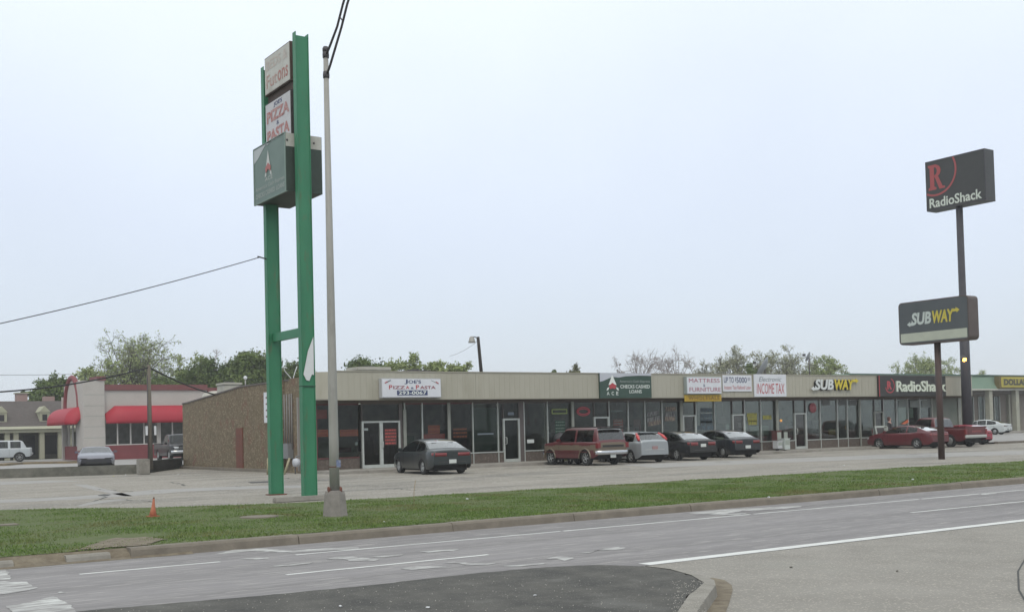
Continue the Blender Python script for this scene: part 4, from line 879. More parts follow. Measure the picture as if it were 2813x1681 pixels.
# serif R
mb = MB(); rx, rz, rw_, rh = .20, 1.36, 1.25, 1.68
P_ = lambda u, v: (rx+u*rw_, rz+v*rh)
mb.wprism([P_(0, 0), P_(.48, 0), P_(.48, .09), P_(.36, .12), P_(.36, .88), P_(.48, .91), P_(.48, 1), P_(0, 1), P_(0, .92), P_(.10, .88), P_(.10, .12), P_(0, .09)], .005, .012, OR, U2, V2, N2)
bowl = [P_(.37+.40*math.sin(t), .74+.26*math.cos(t)) for t in [i*math.pi/10 for i in range(11)]]+[P_(.37+.17*math.sin(t), .74+.16*math.cos(t)) for t in [math.pi-i*math.pi/10 for i in range(11)]]
mb.wprism(bowl, .005, .0125, OR, U2, V2, N2)
mb.wprism([P_(.37, .50), P_(.60, .52), P_(.85, .10), P_(1.0, .08), P_(1.0, 0), P_(.66, 0), P_(.42, .46)], .005, .0115, OR, U2, V2, N2); mb.build('emblem', redr, cbr)
mb = MB(); ringmesh(mb, .75, 2.52, 1.60, .13, R(-117), R(29), OR, U2, V2, N2, .0145, 30); mb.build('emblem', redr, cbr, fix=False)
mb = MB(); text_fit(mb, 'RadioShack', OR, U2, V2, N2, .22, .17, 4.10, .82, d=.006, bold=.02); mb.build('lettering', mat('cream_lettering2', (.56, .60, .53), .5), cbr, fix=False)
lq = PY(2644, 985, YP-.45)
ll = empty('security_light', (lq.x, YP-.02-.3, lq.z), 0, 'small glowing orange security light clamped to the tall black pole', 'light')
MB().lathe([(.03, .22), (.14, .16), (.17, .0), (.15, -.12)], 12, 0, 'z', (0, -.15, 0)).build('housing', dksteel_m, ll)
MB().lathe([(.02, -.2), (.11, -.16), (.14, -.06), (.12, .02)], 12, 0, 'z', (0, -.26, .0)).build('bulb', mat('orange_bulb', (1, .6, .2), .4, emit=(1, .42, .06), estr=9), ll)
MB().tube([(0, -.1, .1), (.05, .05, .12)], .03, 6).build('bracket', dksteel_m, ll)

# ================================================================== DISCOUNT STORE (right, behind)
YD = 68.3
ds_ = empty('discount_store', (0, 0, 0), 0, 'green fascia discount store with cream columns behind the right end of the mall', 'building')
dg = mat('sage_fascia', (.13, .205, .15), .7, (.16, .235, .175), scale=.5, wave=2.2, bump=.3)
MB().add([(82, YD-.8, 4.62), (170, YD-.8, 4.62), (170, YD, 6.0), (82, YD, 6.0), (82, YD+.3, 4.62), (170, YD+.3, 4.62), (170, YD+.3, 6.0), (82, YD+.3, 6.0)], [(0, 1, 2, 3), (4, 7, 6, 5), (0, 3, 7, 4), (1, 5, 6, 2), (3, 2, 6, 7), (0, 4, 5, 1)]).build('fascia', dg, ds_)
MB().box((80, YD-.85, 4.47), (170, YD-.05, 4.615)).build('trim', mat('cream_trim', (.45, .45, .39), .6), ds_)
MB().box((84, YD-.2, 5.96), (170, YD+14, 6.06)).build('roof', mat('green_roof', (.07, .14, .11), .7), ds_)
MB().box((82, YD+1.2, .1), (170, YD+1.5, 4.46)).build('wall', mat('taupe_wall', (.20, .175, .15), .9, (.23, .20, .17), scale=1), ds_)
MB().box((82, YD-.04, 4.1), (170, YD+1.19, 4.46)).build('header', mat('dark_header', (.11, .10, .09), .9), ds_)
def XD(px): return PY(px, 1180, YD).x
for i, px in enumerate((2636, 2711, 2784)):
    x_ = XD(px); MB().box((x_-.28, YD-.6, .27), (x_+.28, YD-.1, 4.46)).build('column', mat('cream_column', (.36, .36, .29), .8, (.30, .30, .25), scale=2), ds_)
for a, b in ((2645, 2704), (2718, 2776)):
    g = MB().box((XD(a), YD+1.15, .7), (XD(b), YD+1.18, 3.9)).build('window', glass('store_glass', (.5, .55, .52), .6), ds_)
    f = MB(); k = 4
    for i in range(k+1): x_ = XD(a)+(XD(b)-XD(a))*i/k; f.box((x_-.04, YD+1.08, .7), (x_+.04, YD+1.149, 3.9))
    f.build('frame', alu_m, g)
    bb = MB(); xx = XD(a)+.5
    while xx < XD(b)-.8: bb.box((xx, YD+1.19, 2.35), (xx+random.uniform(.5, 1.3), YD+1.195, 2.62)); xx += random.uniform(1.3, 1.8)
    bb.build('posted_bill', mat('lit_yellow_bill', (.50, .47, .26), .7), g)
    bb = MB(); xx = XD(a)+.3
    while xx < XD(b)-.6: bb.box((xx, YD+1.19, .8), (xx+random.uniform(.4, .9), YD+1.195, 2.1)); xx += random.uniform(.8, 1.2)
    bb.build('poster', mat('pale_stock', (.25, .30, .29), .8, (.10, .10, .10), scale=2), g)
for px in (2798, 2812): x_ = XD(px); MB().box((x_-.15, YD+.9, .27), (x_+.15, YD+1.19, 4.1)).build('pilaster', MATS['cream_column'], ds_)
a = PY(2743.5, 1032.7, YD-1.0); b = PY(2860, 1066, YD-1.0)
dsn = empty('store_sign', (a.x, YD-.8, b.z), 0, 'yellow sign with black DOLLAR lettering on the green fascia', 'sign'); W_, H_ = b.x-a.x, a.z-b.z
MB().box((0, -.25, 0), (W_, .3, H_)).build('cabinet', mat('dark_amber', (.13, .10, .03), .6), dsn)
MB().box((.35, -.27, .12), (W_-.3, -.251, H_-.12)).build('face', mat('sign_yellow', (.50, .43, .05), .5), dsn)
MB().box((.50, -.285, .22), (5.15, -.271, H_-.22)).build('inner_panel', mat('olive_panel', (.30, .26, .04), .5), dsn)
mb = MB(); text_fit(mb, 'DOLLAR', (0, -.285, 0), U, V, NN, .75, .30, 4.95, H_-.30, d=.006, bold=.05); mb.build('lettering', blk_t, dsn, fix=False)

# ================================================================== FAST FOOD RESTAURANT (left, behind)
FY, FX0, FZ = 90.0, 21.75, .35
ff = empty('restaurant', (0, 0, 0), 0, 'cream and maroon fast food restaurant with red barrel awnings', 'building')
tile = mat('cream_tile', (.40, .375, .345), .75, (.44, .415, .385), scale=.6)
mar = mat('maroon_paint', (.17, .035, .04), .6, (.20, .045, .05), scale=1)
FXR = 36.0; FZ = LZ
pyr = PY(285, 1100, FY).x
fw = MB()
fw.box((FX0, FY-.25, FZ), (pyr, FY+1.8, 6.30))                    # corner pylon
fw.box((pyr+.001, FY, 4.3), (FXR, FY+.3, 5.55)); fw.box((FX0+.25, FY+1.801, 3.9), (FX0+.55, FY+7, 6.15)); fw.box((FX0+.3, FY+7.0, FZ), (FXR, FY+7.3, 5.4)); fw.box((pyr, FY+.02, 3.0), (FXR, FY+.28, 4.299))
fw.box((FXR-.3, FY+.31, FZ), (FXR, FY+6.99, 5.4))
fw.build('wall', tile, ff)
jt = MB()
for z_ in (1.9, 2.75, 3.55, 4.35, 5.2): jt.box((FX0+.05, FY-.256, z_), (pyr-.03, FY-.251, z_+.03))
jt.build('tile_joint', mat('tile_joint_green', (.24, .26, .24), .8), ff)
par_ = MB(); par_.box((pyr+.01, FY-.14, 5.56), (31.5, FY+.35, 6.0)); par_.box((31.51, FY-.12, 5.35), (34.0, FY+.35, 5.75)); par_.box((34.01, FY-.1, 5.05), (FXR, FY+.35, 5.5)); par_.box((FX0+1.0, FY-.33, 6.301), (pyr+.1, FY+1.9, 6.62)); par_.build('parapet', mat('maroon_coping', (.16, .05, .05), .6), ff)
MB().box((FX0+.3, FY+.36, 5.2), (FXR, FY+6.99, 5.3)).build('roof', roof_m, ff)
# arched side gable
ar = MB(); n = 14; cy_, cz_, ra = FY+3.6, 4.2, 2.05
poly = [(cy_+ra*math.cos(t), cz_+ra*1.15*math.sin(t)) for t in [i*math.pi/n for i in range(n+1)]]
vs = [(FX0+.12, a_, b_) for a_, b_ in poly]+[(FX0+.6, a_, b_) for a_, b_ in poly]; k = n+1
ar.add(vs, [tuple(range(k))[::-1], tuple(range(k, 2*k))]+[(i, (i+1) % k, k+(i+1) % k, k+i) for i in range(k)]); ar.build('gable_panel', tile, ff)
ao = MB(); ao.tube([(FX0+.1, a_*1.0, b_+.05) for a_, b_ in [(cy_+(ra+.1)*math.cos(t), cz_+(ra+.1)*1.15*math.sin(t)) for t in [-.5+i*(math.pi+1)/n for i in range(n+1)]]], .20, 8); ao.build('arch_trim', mar, ff)
wb = MB(); wb.box((pyr+.001, FY-.05, FZ), (FXR-.301, FY+.25, 1.30)); wb.box((FX0+.26, FY+1.801, FZ), (FX0+.5, FY+7, 1.30)); wb.box((FX0-.02, FY-.27, FZ), (pyr+.0, FY-.251, .95)); wb.box((FX0-.02, FY-.251, FZ), (FX0-.001, FY+1.8, .95)); wb.build('maroon_base', mar, ff)
MB().box((pyr+.002, FY-.07, 1.301), (FXR-.301, FY+.25, 1.38)).build('sill', mat('pale_sill', (.5, .48, .45), .6), ff)
fg = glass('restaurant_glass', (.8, .82, .82), 3.0)
xm = [PY(px, 1190, FY).x for px in (288, 323, 359, 396, 431)]+[PY(440, 1190, FY).x, PY(474, 1190, FY).x, PY(505, 1190, FY).x, 31.5, 33.5, 35.5]
for a, b in zip(xm[:-1], xm[1:]):
    if abs(a-PY(431, 1190, FY).x) < .01: MB().box((a, FY-.03, 1.381), (b, FY+.25, 2.999)).build('pier', tile, ff); continue
    g = MB().box((a+.05, FY+.06, 1.381), (b-.05, FY+.09, 2.999)).build('window', fg, ff); MB().box((a-.05, FY, 1.381), (a+.05, FY+.2, 2.999)).build('frame', MATS['pale_sill'], g)
MB().box((pyr+.1, FY+2.5, FZ), (FXR-.4, FY+2.6, 4.2)).build('interior', mat('restaurant_interior', (.42, .40, .38), .9, (.22, .2, .18), scale=1.2), ff)
def sidewin(y0, y1):
    g = MB().box((FX0+.30, y0+.05, 1.301), (FX0+.33, y1-.05, 3.899)).build('window', fg, ff); f = MB().box((FX0+.24, y0-.05, 1.301), (FX0+.36, y0+.05, 3.899)); f.build('frame', MATS['pale_sill'], g)
for i in range(4): sidewin(FY+1.86+i*1.25, FY+1.86+(i+1)*1.25)
MB().box((FX0+1.2, FY+2, .4), (FX0+1.3, FY+6.9, 4.2)).build('interior', MATS['restaurant_interior'], ff)
MB().box((FX0+.1, FY+6.95, FZ), (FX0+.4, FY+7.25, 5.3)).build('corner_post', tile, ff)
awn = mat('red_awning', (.33, .012, .028), .6, (.37, .017, .036), scale=.7)
def awning(x0, x1, y0, z0, z1, dep, side=False, endround=.8):
    mb = MB(); n = 8; vs = []; prof = [(0, z1)]+[(dep*math.sin(t), z0+.25+(z1-z0-.25)*math.cos(t)) for t in [i*math.pi/2/n for i in range(1, n+1)]]+[(dep, z0), (dep*.9, z0-.02)]
    ks = 14; k = len(prof)
    for i in range(ks+1):
        u = i/ks; x_ = x0+(x1-x0)*u; e_ = min(u, 1)*(x1-x0); s = 1-.0*0
        s = math.sqrt(max(0, 1-max(0, 1-e_/endround)**2)) if endround else 1
        for d_, z_ in prof:
            zz = z0+(z_-z0)*(.55+.45*s); dd = d_*(.5+.5*s)
            vs.append((x_, y0-dd, zz) if not side else (y0-dd, x_, zz))
    mb.add(vs, [(i*k+j, i*k+j+1, (i+1)*k+j+1, (i+1)*k+j) for i in range(ks) for j in range(k-1)]+[tuple(range(k)), tuple(ks*k+j for j in range(k))[::-1]], 0, True)
    return mb.build('awning', awn, ff)
awning(pyr+.05, 34, FY-.01, 3.0, 4.35, 1.0)
awning(FY+6.6, FY+1.75, FX0+.24, 3.1, 4.55, 1.0, True, 1.2) if False else awning(FY+.6, FY+7.4, FX0+.24, 3.0, 4.35, 1.25, True, .001)

# ================================================================== HOUSE far left
hs_ = empty('house', (0, 0, 0), 0, 'low cream house with dark shingle roof, dormers and a columned porch', 'house')
HY = 105.0
hw = mat('house_cream', (.36, .36, .26), .8, (.32, .31, .24), scale=1); shg = mat('shingle', (.075, .065, .06), .95, (.11, .095, .09), scale=3, stretch=(1, 1, 4))
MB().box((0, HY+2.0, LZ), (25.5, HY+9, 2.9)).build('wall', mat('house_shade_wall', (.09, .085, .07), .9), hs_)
MB().add([(-1, HY+.6, 2.85), (26, HY+.6, 2.85), (26, HY+5.2, 5.45), (-1, HY+5.2, 5.45), (26, HY+9.8, 2.85), (-1, HY+9.8, 2.85)], [(0, 1, 2, 3), (3, 2, 4, 5), (0, 3, 5), (1, 4, 2), (0, 5, 4, 1)]).build('roof', shg, hs_)
for px in (58, 133): 
    q = PY(px, 1092, HY+6.4 if px == 58 else HY+7); c_ = MB().box((q.x-.45, q.y-.5, 4.4), (q.x+.45, q.y+.5, q.z+.35 if px == 58 else q.z+.1)).build('chimney', mat('chimney_pink', (.32, .22, .20), .9), hs_); MB().box((q.x-.55, q.y-.6, q.z+.351), (q.x+.55, q.y+.6, q.z+.45)).build('cap', hw, c_) if px == 58 else None
for px in (5, 123):
    q = PY(px, 1150, HY+1.8); x_ = q.x; dm = MB(); dm.box((x_-.42, q.y, 3.3), (x_+.42, q.y+2, 4.35)); dm.add([(x_-.5, q.y-.08, 4.35), (x_+.5, q.y-.08, 4.35), (x_, q.y-.08, 4.9), (x_-.5, q.y+2.2, 4.35), (x_+.5, q.y+2.2, 4.35), (x_, q.y+2.2, 4.9)], [(0, 1, 2), (3, 5, 4), (0, 2, 5, 3), (1, 4, 5, 2), (0, 3, 4, 1)]); do = dm.build('dormer', hw, hs_)
    MB().box((x_-.2, q.y-.02, 3.6), (x_+.2, q.y-.001, 4.15)).build('window', mat('dark_pane', (.03, .03, .035), .2), do)
MB().box((3, HY-.6, 2.55), (23.9, HY+1.9, 2.84)).build('porch_beam', hw, hs_); MB().add([(3, HY-.8, 2.85), (24, HY-.8, 2.85), (24, HY+.9, 3.1), (3, HY+.9, 3.1)], [(0, 1, 2, 3)]).build('porch_roof', hw, hs_)
for px in (18, 42, 113, 164):
    x_ = PY(px, 1220, HY).x; MB().box((x_-.2, HY-.4, LZ), (x_+.2, HY, 2.55)).build('porch_post', hw, hs_)
for px in (30, 80, 140): x_ = PY(px, 1220, HY+1.95).x; MB().box((x_-.5, HY+1.94, .6), (x_+.5, HY+1.99, 2.3)).build('window', MATS['dark_pane'], hs_)

# ================================================================== UTILITY POLE AND WIRES
ub = G(414, 1281, .35); ub.y -= 0; up = empty('utility_pole', (ub.x, ub.y, .2), 0, 'short weathered wooden utility pole with meter tags behind the retaining wall', 'utility pole')
utz = PY(406, 1003, ub.y).z-.2
MB().tube([(0, 0, 0), (-.02, 0, utz)], [.12, .085], 10).build('pole', wood_m, up)
for s in (-1, 1): MB().box((s*.21-.05, -.16, PY(410, 1195, ub.y).z-.2), (s*.21+.05, -.10, PY(410, 1170, ub.y).z-.2)).build('meter_tag', white_m, up)
MB().tube([(-.14, -.08, .5), (-.13, -.08, utz-.5)], .02, 6).build('conduit', dksteel_m, up)
top = Vector((ub.x-.02, ub.y, utz+.1))
wire('power_cable', sagw(top, top+(PY(0, 1052, 52)-top)*1.5, .42, 24), .034, 'thick black cable sagging left from the short utility pole')
wire('power_cable', sagw(top, PX(598, 1086, XL+.2), .12), .036, 'black cable running right from the utility pole to the stone building roof')
wire('thin_wire', [PY(-60, 1030, 130), PY(70, 1030, 130), PY(196, 1028, 130), PY(420, 1022, 130)], .03, 'faint distant wire left of the restaurant roof', mat('grey_wire', (.3, .31, .33), .8))
#PART4
# ================================================================== VEHICLES
def interp(pts, x):
    xs = [p[0] for p in pts]; ys = [p[1] for p in pts]
    return float(np.interp(x, xs, ys))
def smooth(pts, w_=.12):
    def f(x): return sum(interp(pts, x+d*w_)*k for d, k in ((-1, .25), (-.5, .25), (0, 0), (.5, .25), (1, .25)))
    return f
def carpaint(name, c, r_=.32, metal=.0):
    return mat('paint_'+name, tuple(v*.82 for v in c), r_, coat=.5, metal=metal)
def make_car(name, label, cat, loc, heading, S, group=None):
    """x forward, origin on the ground midway between the rear wheels"""
    root = empty(name, loc, 0, label, cat, group)
    root.rotation_euler = (0, 0, math.pi/2-heading)
    ro, fo, wb, Wd = S['ro'], S['fo'], S['wb'], S['W']; tr = S.get('tr', .31); gc = S.get('gc', .22)
    x0, x1 = -ro, wb+fo; hw = Wd/2; paint = S['paint']; lower = S.get('lower', paint)
    top = smooth(S['deck'], S.get('sm', .14)); ar = tr+.055
    def plan(x):
        s = 1.0; a = x-x0; b = x1-x; r1, r2 = S.get('rr', .35), S.get('rf', .7)
        if a < r1: s *= 1-.13*(1-a/r1)**2
        if b < r2: s *= 1-.20*(1-b/r2)**2
        return hw*s
    def zb(x):
        z = gc
        for a, rise in ((x-x0, .14), (x1-x, .10)):
            if a < .35: z = max(z, gc+rise*(1-a/.35)**1.5)
        for xw in (0, wb):
            d = abs(x-xw)
            if d < ar: z = max(z, tr*.9+math.sqrt(max(0, ar*ar-d*d)))
        return z
    xs = sorted(set([round(x0+(x1-x0)*i/120, 4) for i in range(121)]+[x0+.012, x0+.03, x1-.012, x1-.03]+[xw+s*ar for xw in (0, wb) for s in (-1.0, -.999, -.97, .97, .999, 1.0)]))
    lv = [0, .12, .3, .5, .68, .84, .95, 1.0]; fac = [.955, .985, 1.0, 1.0, .995, .985, .965, .925]
    if S.get('boxy'): fac = [.975, .99, 1.0, 1.0, 1.0, .995, .985, .955]
    secs = []
    for x in xs:
        h = plan(x); b_ = zb(x); t_ = top(x); e_ = min(x-x0, x1-x)
        if e_ < .05: t_ -= .05*(1-e_/.05)**2; b_ += .03*(1-e_/.05)
        if b_ > t_-.06: b_ = t_-.06
        zf = [(gc+(t_-gc)*l) for l in lv]
        pts = []
        for l, f_ in zip(lv, fac):
            z = b_+(t_-b_)*l
            ff_ = float(np.interp(z, zf, fac)); pts.append((ff_*h, z))
        pts += [(fac[-1]*h*.86, t_+.018), (fac[-1]*h*.5, t_+.035), (0, t_+.042)]
        secs.append((x, pts))
    K = len(secs[0][1]); mbp = MB(); vs = []
    for x, p in secs:
        for y, z in p: vs.append((x, y, z))
        for y, z in p[:-1][::-1]: vs.append((x, -y, z))
    n = 2*K-1; split = S.get('split', -1); fs = []; mi = []
    ends = []
    mb = MB()
    for i in range(len(secs)-1):
        for j in range(n-1):
            zc = (vs[i*n+j][2]+vs[(i+1)*n+j+1][2])/2; fs.append((i*n+j, i*n+j+1, (i+1)*n+j+1, (i+1)*n+j)); mi.append(1 if (S.get('split2', 0) < zc < split) else 0)
    mb.add(vs, fs, 0, True); mb.m = mi
    mb.f.append(tuple(range(n))); mb.m.append(1 if split > 0 else 0); mb.sm.append(False)
    mb.f.append(tuple((len(secs)-1)*n+j for j in range(n))); mb.m.append(1 if split > 0 else 0); mb.sm.append(False)
    body = mb.build('body', [paint, lower], root)
    # underbody, hung low and near black as painted shade under the car
    u = MB(); u.box((x0+.25, -hw*.78, gc-.07), (x1-.3, hw*.78, gc+.30)); u.build('underbody', arch_m, root)
    # greenhouse
    prof = S['roof']; rs_ = []
    for (xa, za), (xb, zb_) in zip(prof[:-1], prof[1:]):
        L_ = math.hypot(xb-xa, zb_-za); k = max(1, int(L_/.045))
        for i in range(k): rs_.append((xa+(xb-xa)*i/k, za+(zb_-za)*i/k))
    rs_.append(prof[-1]); zmax = max(z for _, z in prof)
    # smooth the profile a little
    for _ in range(3): rs_ = [rs_[0]]+[((rs_[i-1][0]+2*rs_[i][0]+rs_[i+1][0])/4, (rs_[i-1][1]+2*rs_[i][1]+rs_[i+1][1])/4) for i in range(1, len(rs_)-1)]+[rs_[-1]]
    gv_, tum = [], S.get('tum', .30)
    for x, z in rs_:
        b_ = top(x)-.01; h = plan(x)*.915; dz = max(z-b_, .012); wr = h-tum*dz
        gv_.append([(h, b_), (h-tum*dz*.30, b_+dz*.30), (h-tum*dz*.62, b_+dz*.62), (wr, b_+dz*.88), (wr-.05, b_+dz*.985), (wr*.62, b_+dz+.015), (0, b_+dz+.03)])
    k2 = 13; allv = []
    for (x, z), p in zip(rs_, gv_):
        for y, zz in p: allv.append((x, y, zz))
        for y, zz in p[:-1][::-1]: allv.append((x, -y, zz))
    xr0, xr1 = S['roofspan']; wins = S['wins']
    grp = {'roof': [], 'windscreen': [], 'rear_window': [], 'side_window': []}
    for i in range(len(rs_)-1):
        xc = (rs_[i][0]+rs_[i+1][0])/2; zc = (rs_[i][1]+rs_[i+1][1])/2; hgt = zc-top(xc)
        for j in range(12):
            jj = j if j < 6 else 11-j; key = 'roof'
            if jj >= 4:
                if xc > xr1 and hgt > .05: key = 'windscreen'
                elif xc < xr0 and hgt > S.get('rwlo', .05) and zc < zmax-.05: key = 'rear_window'
            elif jj <= 2 and hgt > .10:
                if jj == 0 and False: pass
                for a, b in wins:
                    if a < xc < b: key = 'side_window'
            grp[key].append((i*k2+j, i*k2+j+1, (i+1)*k2+j+1, (i+1)*k2+j))
    for key, fl_ in grp.items():
        if not fl_: continue
        used = sorted({v for f in fl_ for v in f}); mp = {v: i for i, v in enumerate(used)}
        m_ = MB(); m_.add([allv[v] for v in used], [tuple(mp[v] for v in f) for f in fl_], 0, True)
        if key == 'side_window':
            for sgn, nm in ((1, 'side_window'), (-1, 'side_window')):
                for (a, b) in wins:
                    sub = [f for f in fl_ if sgn*sum(allv[v][1] for v in f) > 0 and a < sum(allv[v][0] for v in f)/4 < b]
                    if not sub: continue
                    us = sorted({v for f in sub for v in f}); mq = {v: i for i, v in enumerate(us)}
                    MB().add([allv[v] for v in us], [tuple(mq[v] for v in f) for f in sub], 0, True).build(nm, carglass, root, fix=False)
        else: m_.build(key, paint if key == 'roof' else (slopeglass if key == 'rear_window' else carglass), root, fix=False)
    # cabin innards
    ci = MB(); xa, xb = min(p[0] for p in prof)+.25, max(p[0] for p in prof)-.5
    for x_ in S.get('seats', (xa+.35, xa+1.15)):
        for s in (-1, 1): ci.box((x_, s*.36-.22, .5), (x_+.16, s*.36+.22, min(zmax-.22, 1.12))); ci.box((x_+.02, s*.36-.1, min(zmax-.22, 1.12)), (x_+.12, s*.36+.1, min(zmax-.08, 1.27)))
    ci.box((xa+.1, -hw*.75, .4), (xb, hw*.75, top(xa+.8)-.12)); ci.build('seats', seat_m, root)
    # wheels
    for xw in (0, wb):
        for s in (-1, 1):
            yo = s*(hw-.03); yi = s*(hw-.24)
            wr = MB(); rr_ = tr
            a_, b_ = (yi, yo) if s > 0 else (yo, yi)
            wr.lathe([(rr_*.62, a_), (rr_*.93, a_), (rr_, a_+.03), (rr_, b_-.03), (rr_*.93, b_), (rr_*.62, b_), (rr_*.60, (a_+b_)/2), (rr_*.62, a_)], 28, 0, 'y', (xw, 0, rr_), cap=False)
            wo = wr.build('wheel', rubber, root)
            rm = MB(); rh_ = rr_*.63; face = yo-s*.025
            rm.lathe([(rh_, face-s*.0), (rh_*.9, face-s*.03), (rh_*.85, face-s*.06)], 24, 0, 'y', (xw, 0, rr_)) if S.get('cap') else None
            if S.get('cap'): rm.lathe([(rh_*.98, face-.004*s), (rh_*.5, face+s*.012), (.02, face+s*.016)], 24, 0, 'y', (xw, 0, rr_))
            else:
                tp = [(xw+rh_*.95*math.cos(t), face, rr_+rh_*.95*math.sin(t)) for t in [i*math.pi/14 for i in range(29)]]
                rm.tube(tp, .018, 6, cap=False)
                for q_ in range(S.get('spokes', 5)):
                    t = 2*math.pi*q_/S.get('spokes', 5)+.3; c_, s_ = math.cos(t), math.sin(t)
                    rm.tube([(xw+.03*c_, face+s*.0, rr_+.03*s_), (xw+rh_*.92*c_, face-s*.01, rr_+rh_*.92*s_)], [.034, .022], 6)
                rm.lathe([(.06, face-s*.02), (.055, face+s*.008), (.0, face+s*.01)], 12, 0, 'y', (xw, 0, rr_))
            rm.build('rim', rim_m, wo)
            MB().lathe([(rh_*.95, face-s*.075), (.01, face-s*.07)], 20, 0, 'y', (xw, 0, rr_)).build('brake_disc', arch_m, wo)
    # lamps on the body surface
    def onbody(x, zc, sgn, out=.008): 
        x = min(max(x, x0), x1); h = plan(x); t_ = top(x); return h
    zt, ztf = S.get('tail', (.72, .16, .42)), S.get('head', (.62, .13, .38))
    def lamp(nm, m_, xe, zc, hh, ww, sgn, back):
        mbl = MB(); vs_ = []; kk_ = 9
        for i in range(kk_+1):
            u_ = i/kk_
            # path: from inner face of the end to round the corner along the side
            if u_ < .7: y = (hw*.83-ww)+(u_/.7)*(ww); xx = xe
            else: y = None; xx = xe+(1 if back else -1)*.16*(u_-.7)/.3
            if y is None: y = plan(xx)*.985+.004
            else: y = min(y, plan(xe)*.985)
            off = -.012 if back else .012
            px_ = xx+off*(1-u_*.9)
            for zz in (zc-hh/2, zc+hh/2*(.9+.1*u_)): vs_.append((px_, sgn*y, zz)); vs_.append((px_+(.05 if back else -.05), sgn*(y-.02), zz))
        fs_ = []
        for i in range(kk_):
            a, b = 4*i, 4*i+4
            fs_ += [(a, b, b+2, a+2), (a+1, a+3, b+3, b+1), (a+2, b+2, b+3, a+3), (a, a+1, b+1, b)]
        fs_ += [(0, 2, 3, 1), (4*kk_, 4*kk_+1, 4*kk_+3, 4*kk_+2)]
        mbl.add(vs_, fs_, 0, True).build(nm, m_, root)
    for s in (-1, 1):
        if not S.get('custom_tail'): lamp('tail_light', S.get('tailm', tail_m), x0, zt[0], zt[1], zt[2], s, True)
        lamp('headlight', S.get('headm', head_m), x1, ztf[0], ztf[1], ztf[2], s, False)
    pz = S.get('plate', .58)
    if S.get('showplate', True): MB().box((x0-.022, -.155, pz-.075), (x0-.008, .155, pz+.075)).build('licence_plate', S.get('platem', plate_m), root)
    # bumpers
    if S.get('chrome'):
        for (xe, sg, zz) in ((x0, -1, S['chrome']), (x1, 1, S['chrome'])):
            mbb = MB(); P2 = [(xe+sg*.10, hw*.55), (xe+sg*.06, hw*.90), (xe-sg*.12, hw*1.0)]
            pts_ = [(p[0], -p[1]) for p in P2[::-1]]+P2
            vs_ = []
            for a, b in pts_:
                for z_ in (zz-.09, zz-.05, zz+.06, zz+.09): vs_.append((a if z_ in (zz-.05, zz+.06) else a-sg*.03, b, z_))
            mbb.add(vs_, [(4*i+j, 4*i+j+1, 4*i+5+j, 4*i+4+j) for i in range(5) for j in range(3)], 0, True).build('bumper', S.get('bumperm', chrome), root, fix=False)
    else:
        bl = MB(); 
        for xe, sg in ((x0, -1), (x1, 1)):
            vs_ = []; 
            ys_ = [-1, -.97, -.85, -.5, 0, .5, .85, .97, 1]
            for yy in ys_:
                xx = xe-sg*(.22 if abs(yy) == 1 else .10*max(0, (abs(yy)-.8)/.2)) + sg*.016
                for z_ in (S.get('bz', .50)-.022, S.get('bz', .50)+.022): vs_.append((xx, yy*(plan(xx)+.006), z_))
            bl.add(vs_, [(2*i, 2*i+1, 2*i+3, 2*i+2) for i in range(8)], 0, True)
        bl.build('bumper_strip', S.get('stripm', mat('dark_trim', (.03, .03, .03), .6)), root, fix=False)
    # mirrors, door seams, handles
    xmir = S.get('mirror', prof[-1][0]-.45)
    for s in (-1, 1):
        MB().box((xmir-.06, s*(hw*.93), top(xmir)+.02), (xmir+.08, s*(hw*.93+.2), top(xmir)+.16)).build('mirror', S.get('mirrorm', paint), root, bevel=.03)
    sm_ = MB()
    for xd in S.get('seams', ()):
        for s in (-1, 1):
            for i in range(8):
                za = gc+.1+(top(xd)-gc-.12)*i/8; zc = gc+.1+(top(xd)-gc-.12)*(i+1)/8
                fa_ = lambda z: float(np.interp((z-gc)/(top(xd)-gc), lv, fac))*plan(xd)+.002
                sm_.add([(xd-.006, s*fa_(za), za), (xd+.006, s*fa_(za), za), (xd+.006, s*fa_(zc), zc), (xd-.006, s*fa_(zc), zc)], [(0, 1, 2, 3)])
    if sm_.v: sm_.build('door_seam', arch_m, root, fix=False)
    for xd in S.get('handles', ()):
        for s in (-1, 1):
            MB().box((xd-.08, s*(plan(xd)*.985), top(xd)-.14), (xd+.06, s*(plan(xd)*.985+.03), top(xd)-.105)).build('door_handle', S.get('handlem', paint), root)
    root['_w'] = 0; del root['_w']
    return root, dict(x0=x0, x1=x1, hw=hw, top=top, plan=plan, gc=gc)
def at_rearleft(px, py, z, heading, S):
    g = G(px, py, z); h = heading; f = Vector((math.sin(h), math.cos(h), 0)); l = Vector((-f.y, f.x, 0))
    return g-l*(S['W']/2-.08)
H8 = R(8)
sedan = lambda **k: dict(dict(ro=1.02, fo=.95, wb=2.70, W=1.80, deck=[(-1.1, .90), (-.95, .95), (-.3, .99), (.3, .93), (2.0, .90), (2.6, .91), (3.2, .82), (3.55, .70), (3.8, .58)],
    roof=[(-.62, .975), (.10, 1.28), (.55, 1.37), (1.05, 1.41), (1.55, 1.39), (1.85, 1.32), (2.75, .90)], roofspan=(.42, 1.72), wins=[(-.10, .72), (.82, 1.62), (1.66, 2.35)], seams=(.05, .95, 2.05), handles=(.25, 1.1), tail=(.79, .16, .46), plate=.52), **k)
S = sedan(paint=carpaint('dark_teal', (.014, .022, .023)), W=1.84, wins=[(-.12, .74), (.84, 2.35)], tail=(.80, .14, .52), rr=.6, rf=.9, spokes=8, tum=.40)
c, inf = make_car('parked_car', 'dark grey green sedan parked in front of the pizza shop', 'car', at_rearleft(1164, 1303, 0, H8, S), H8, S)
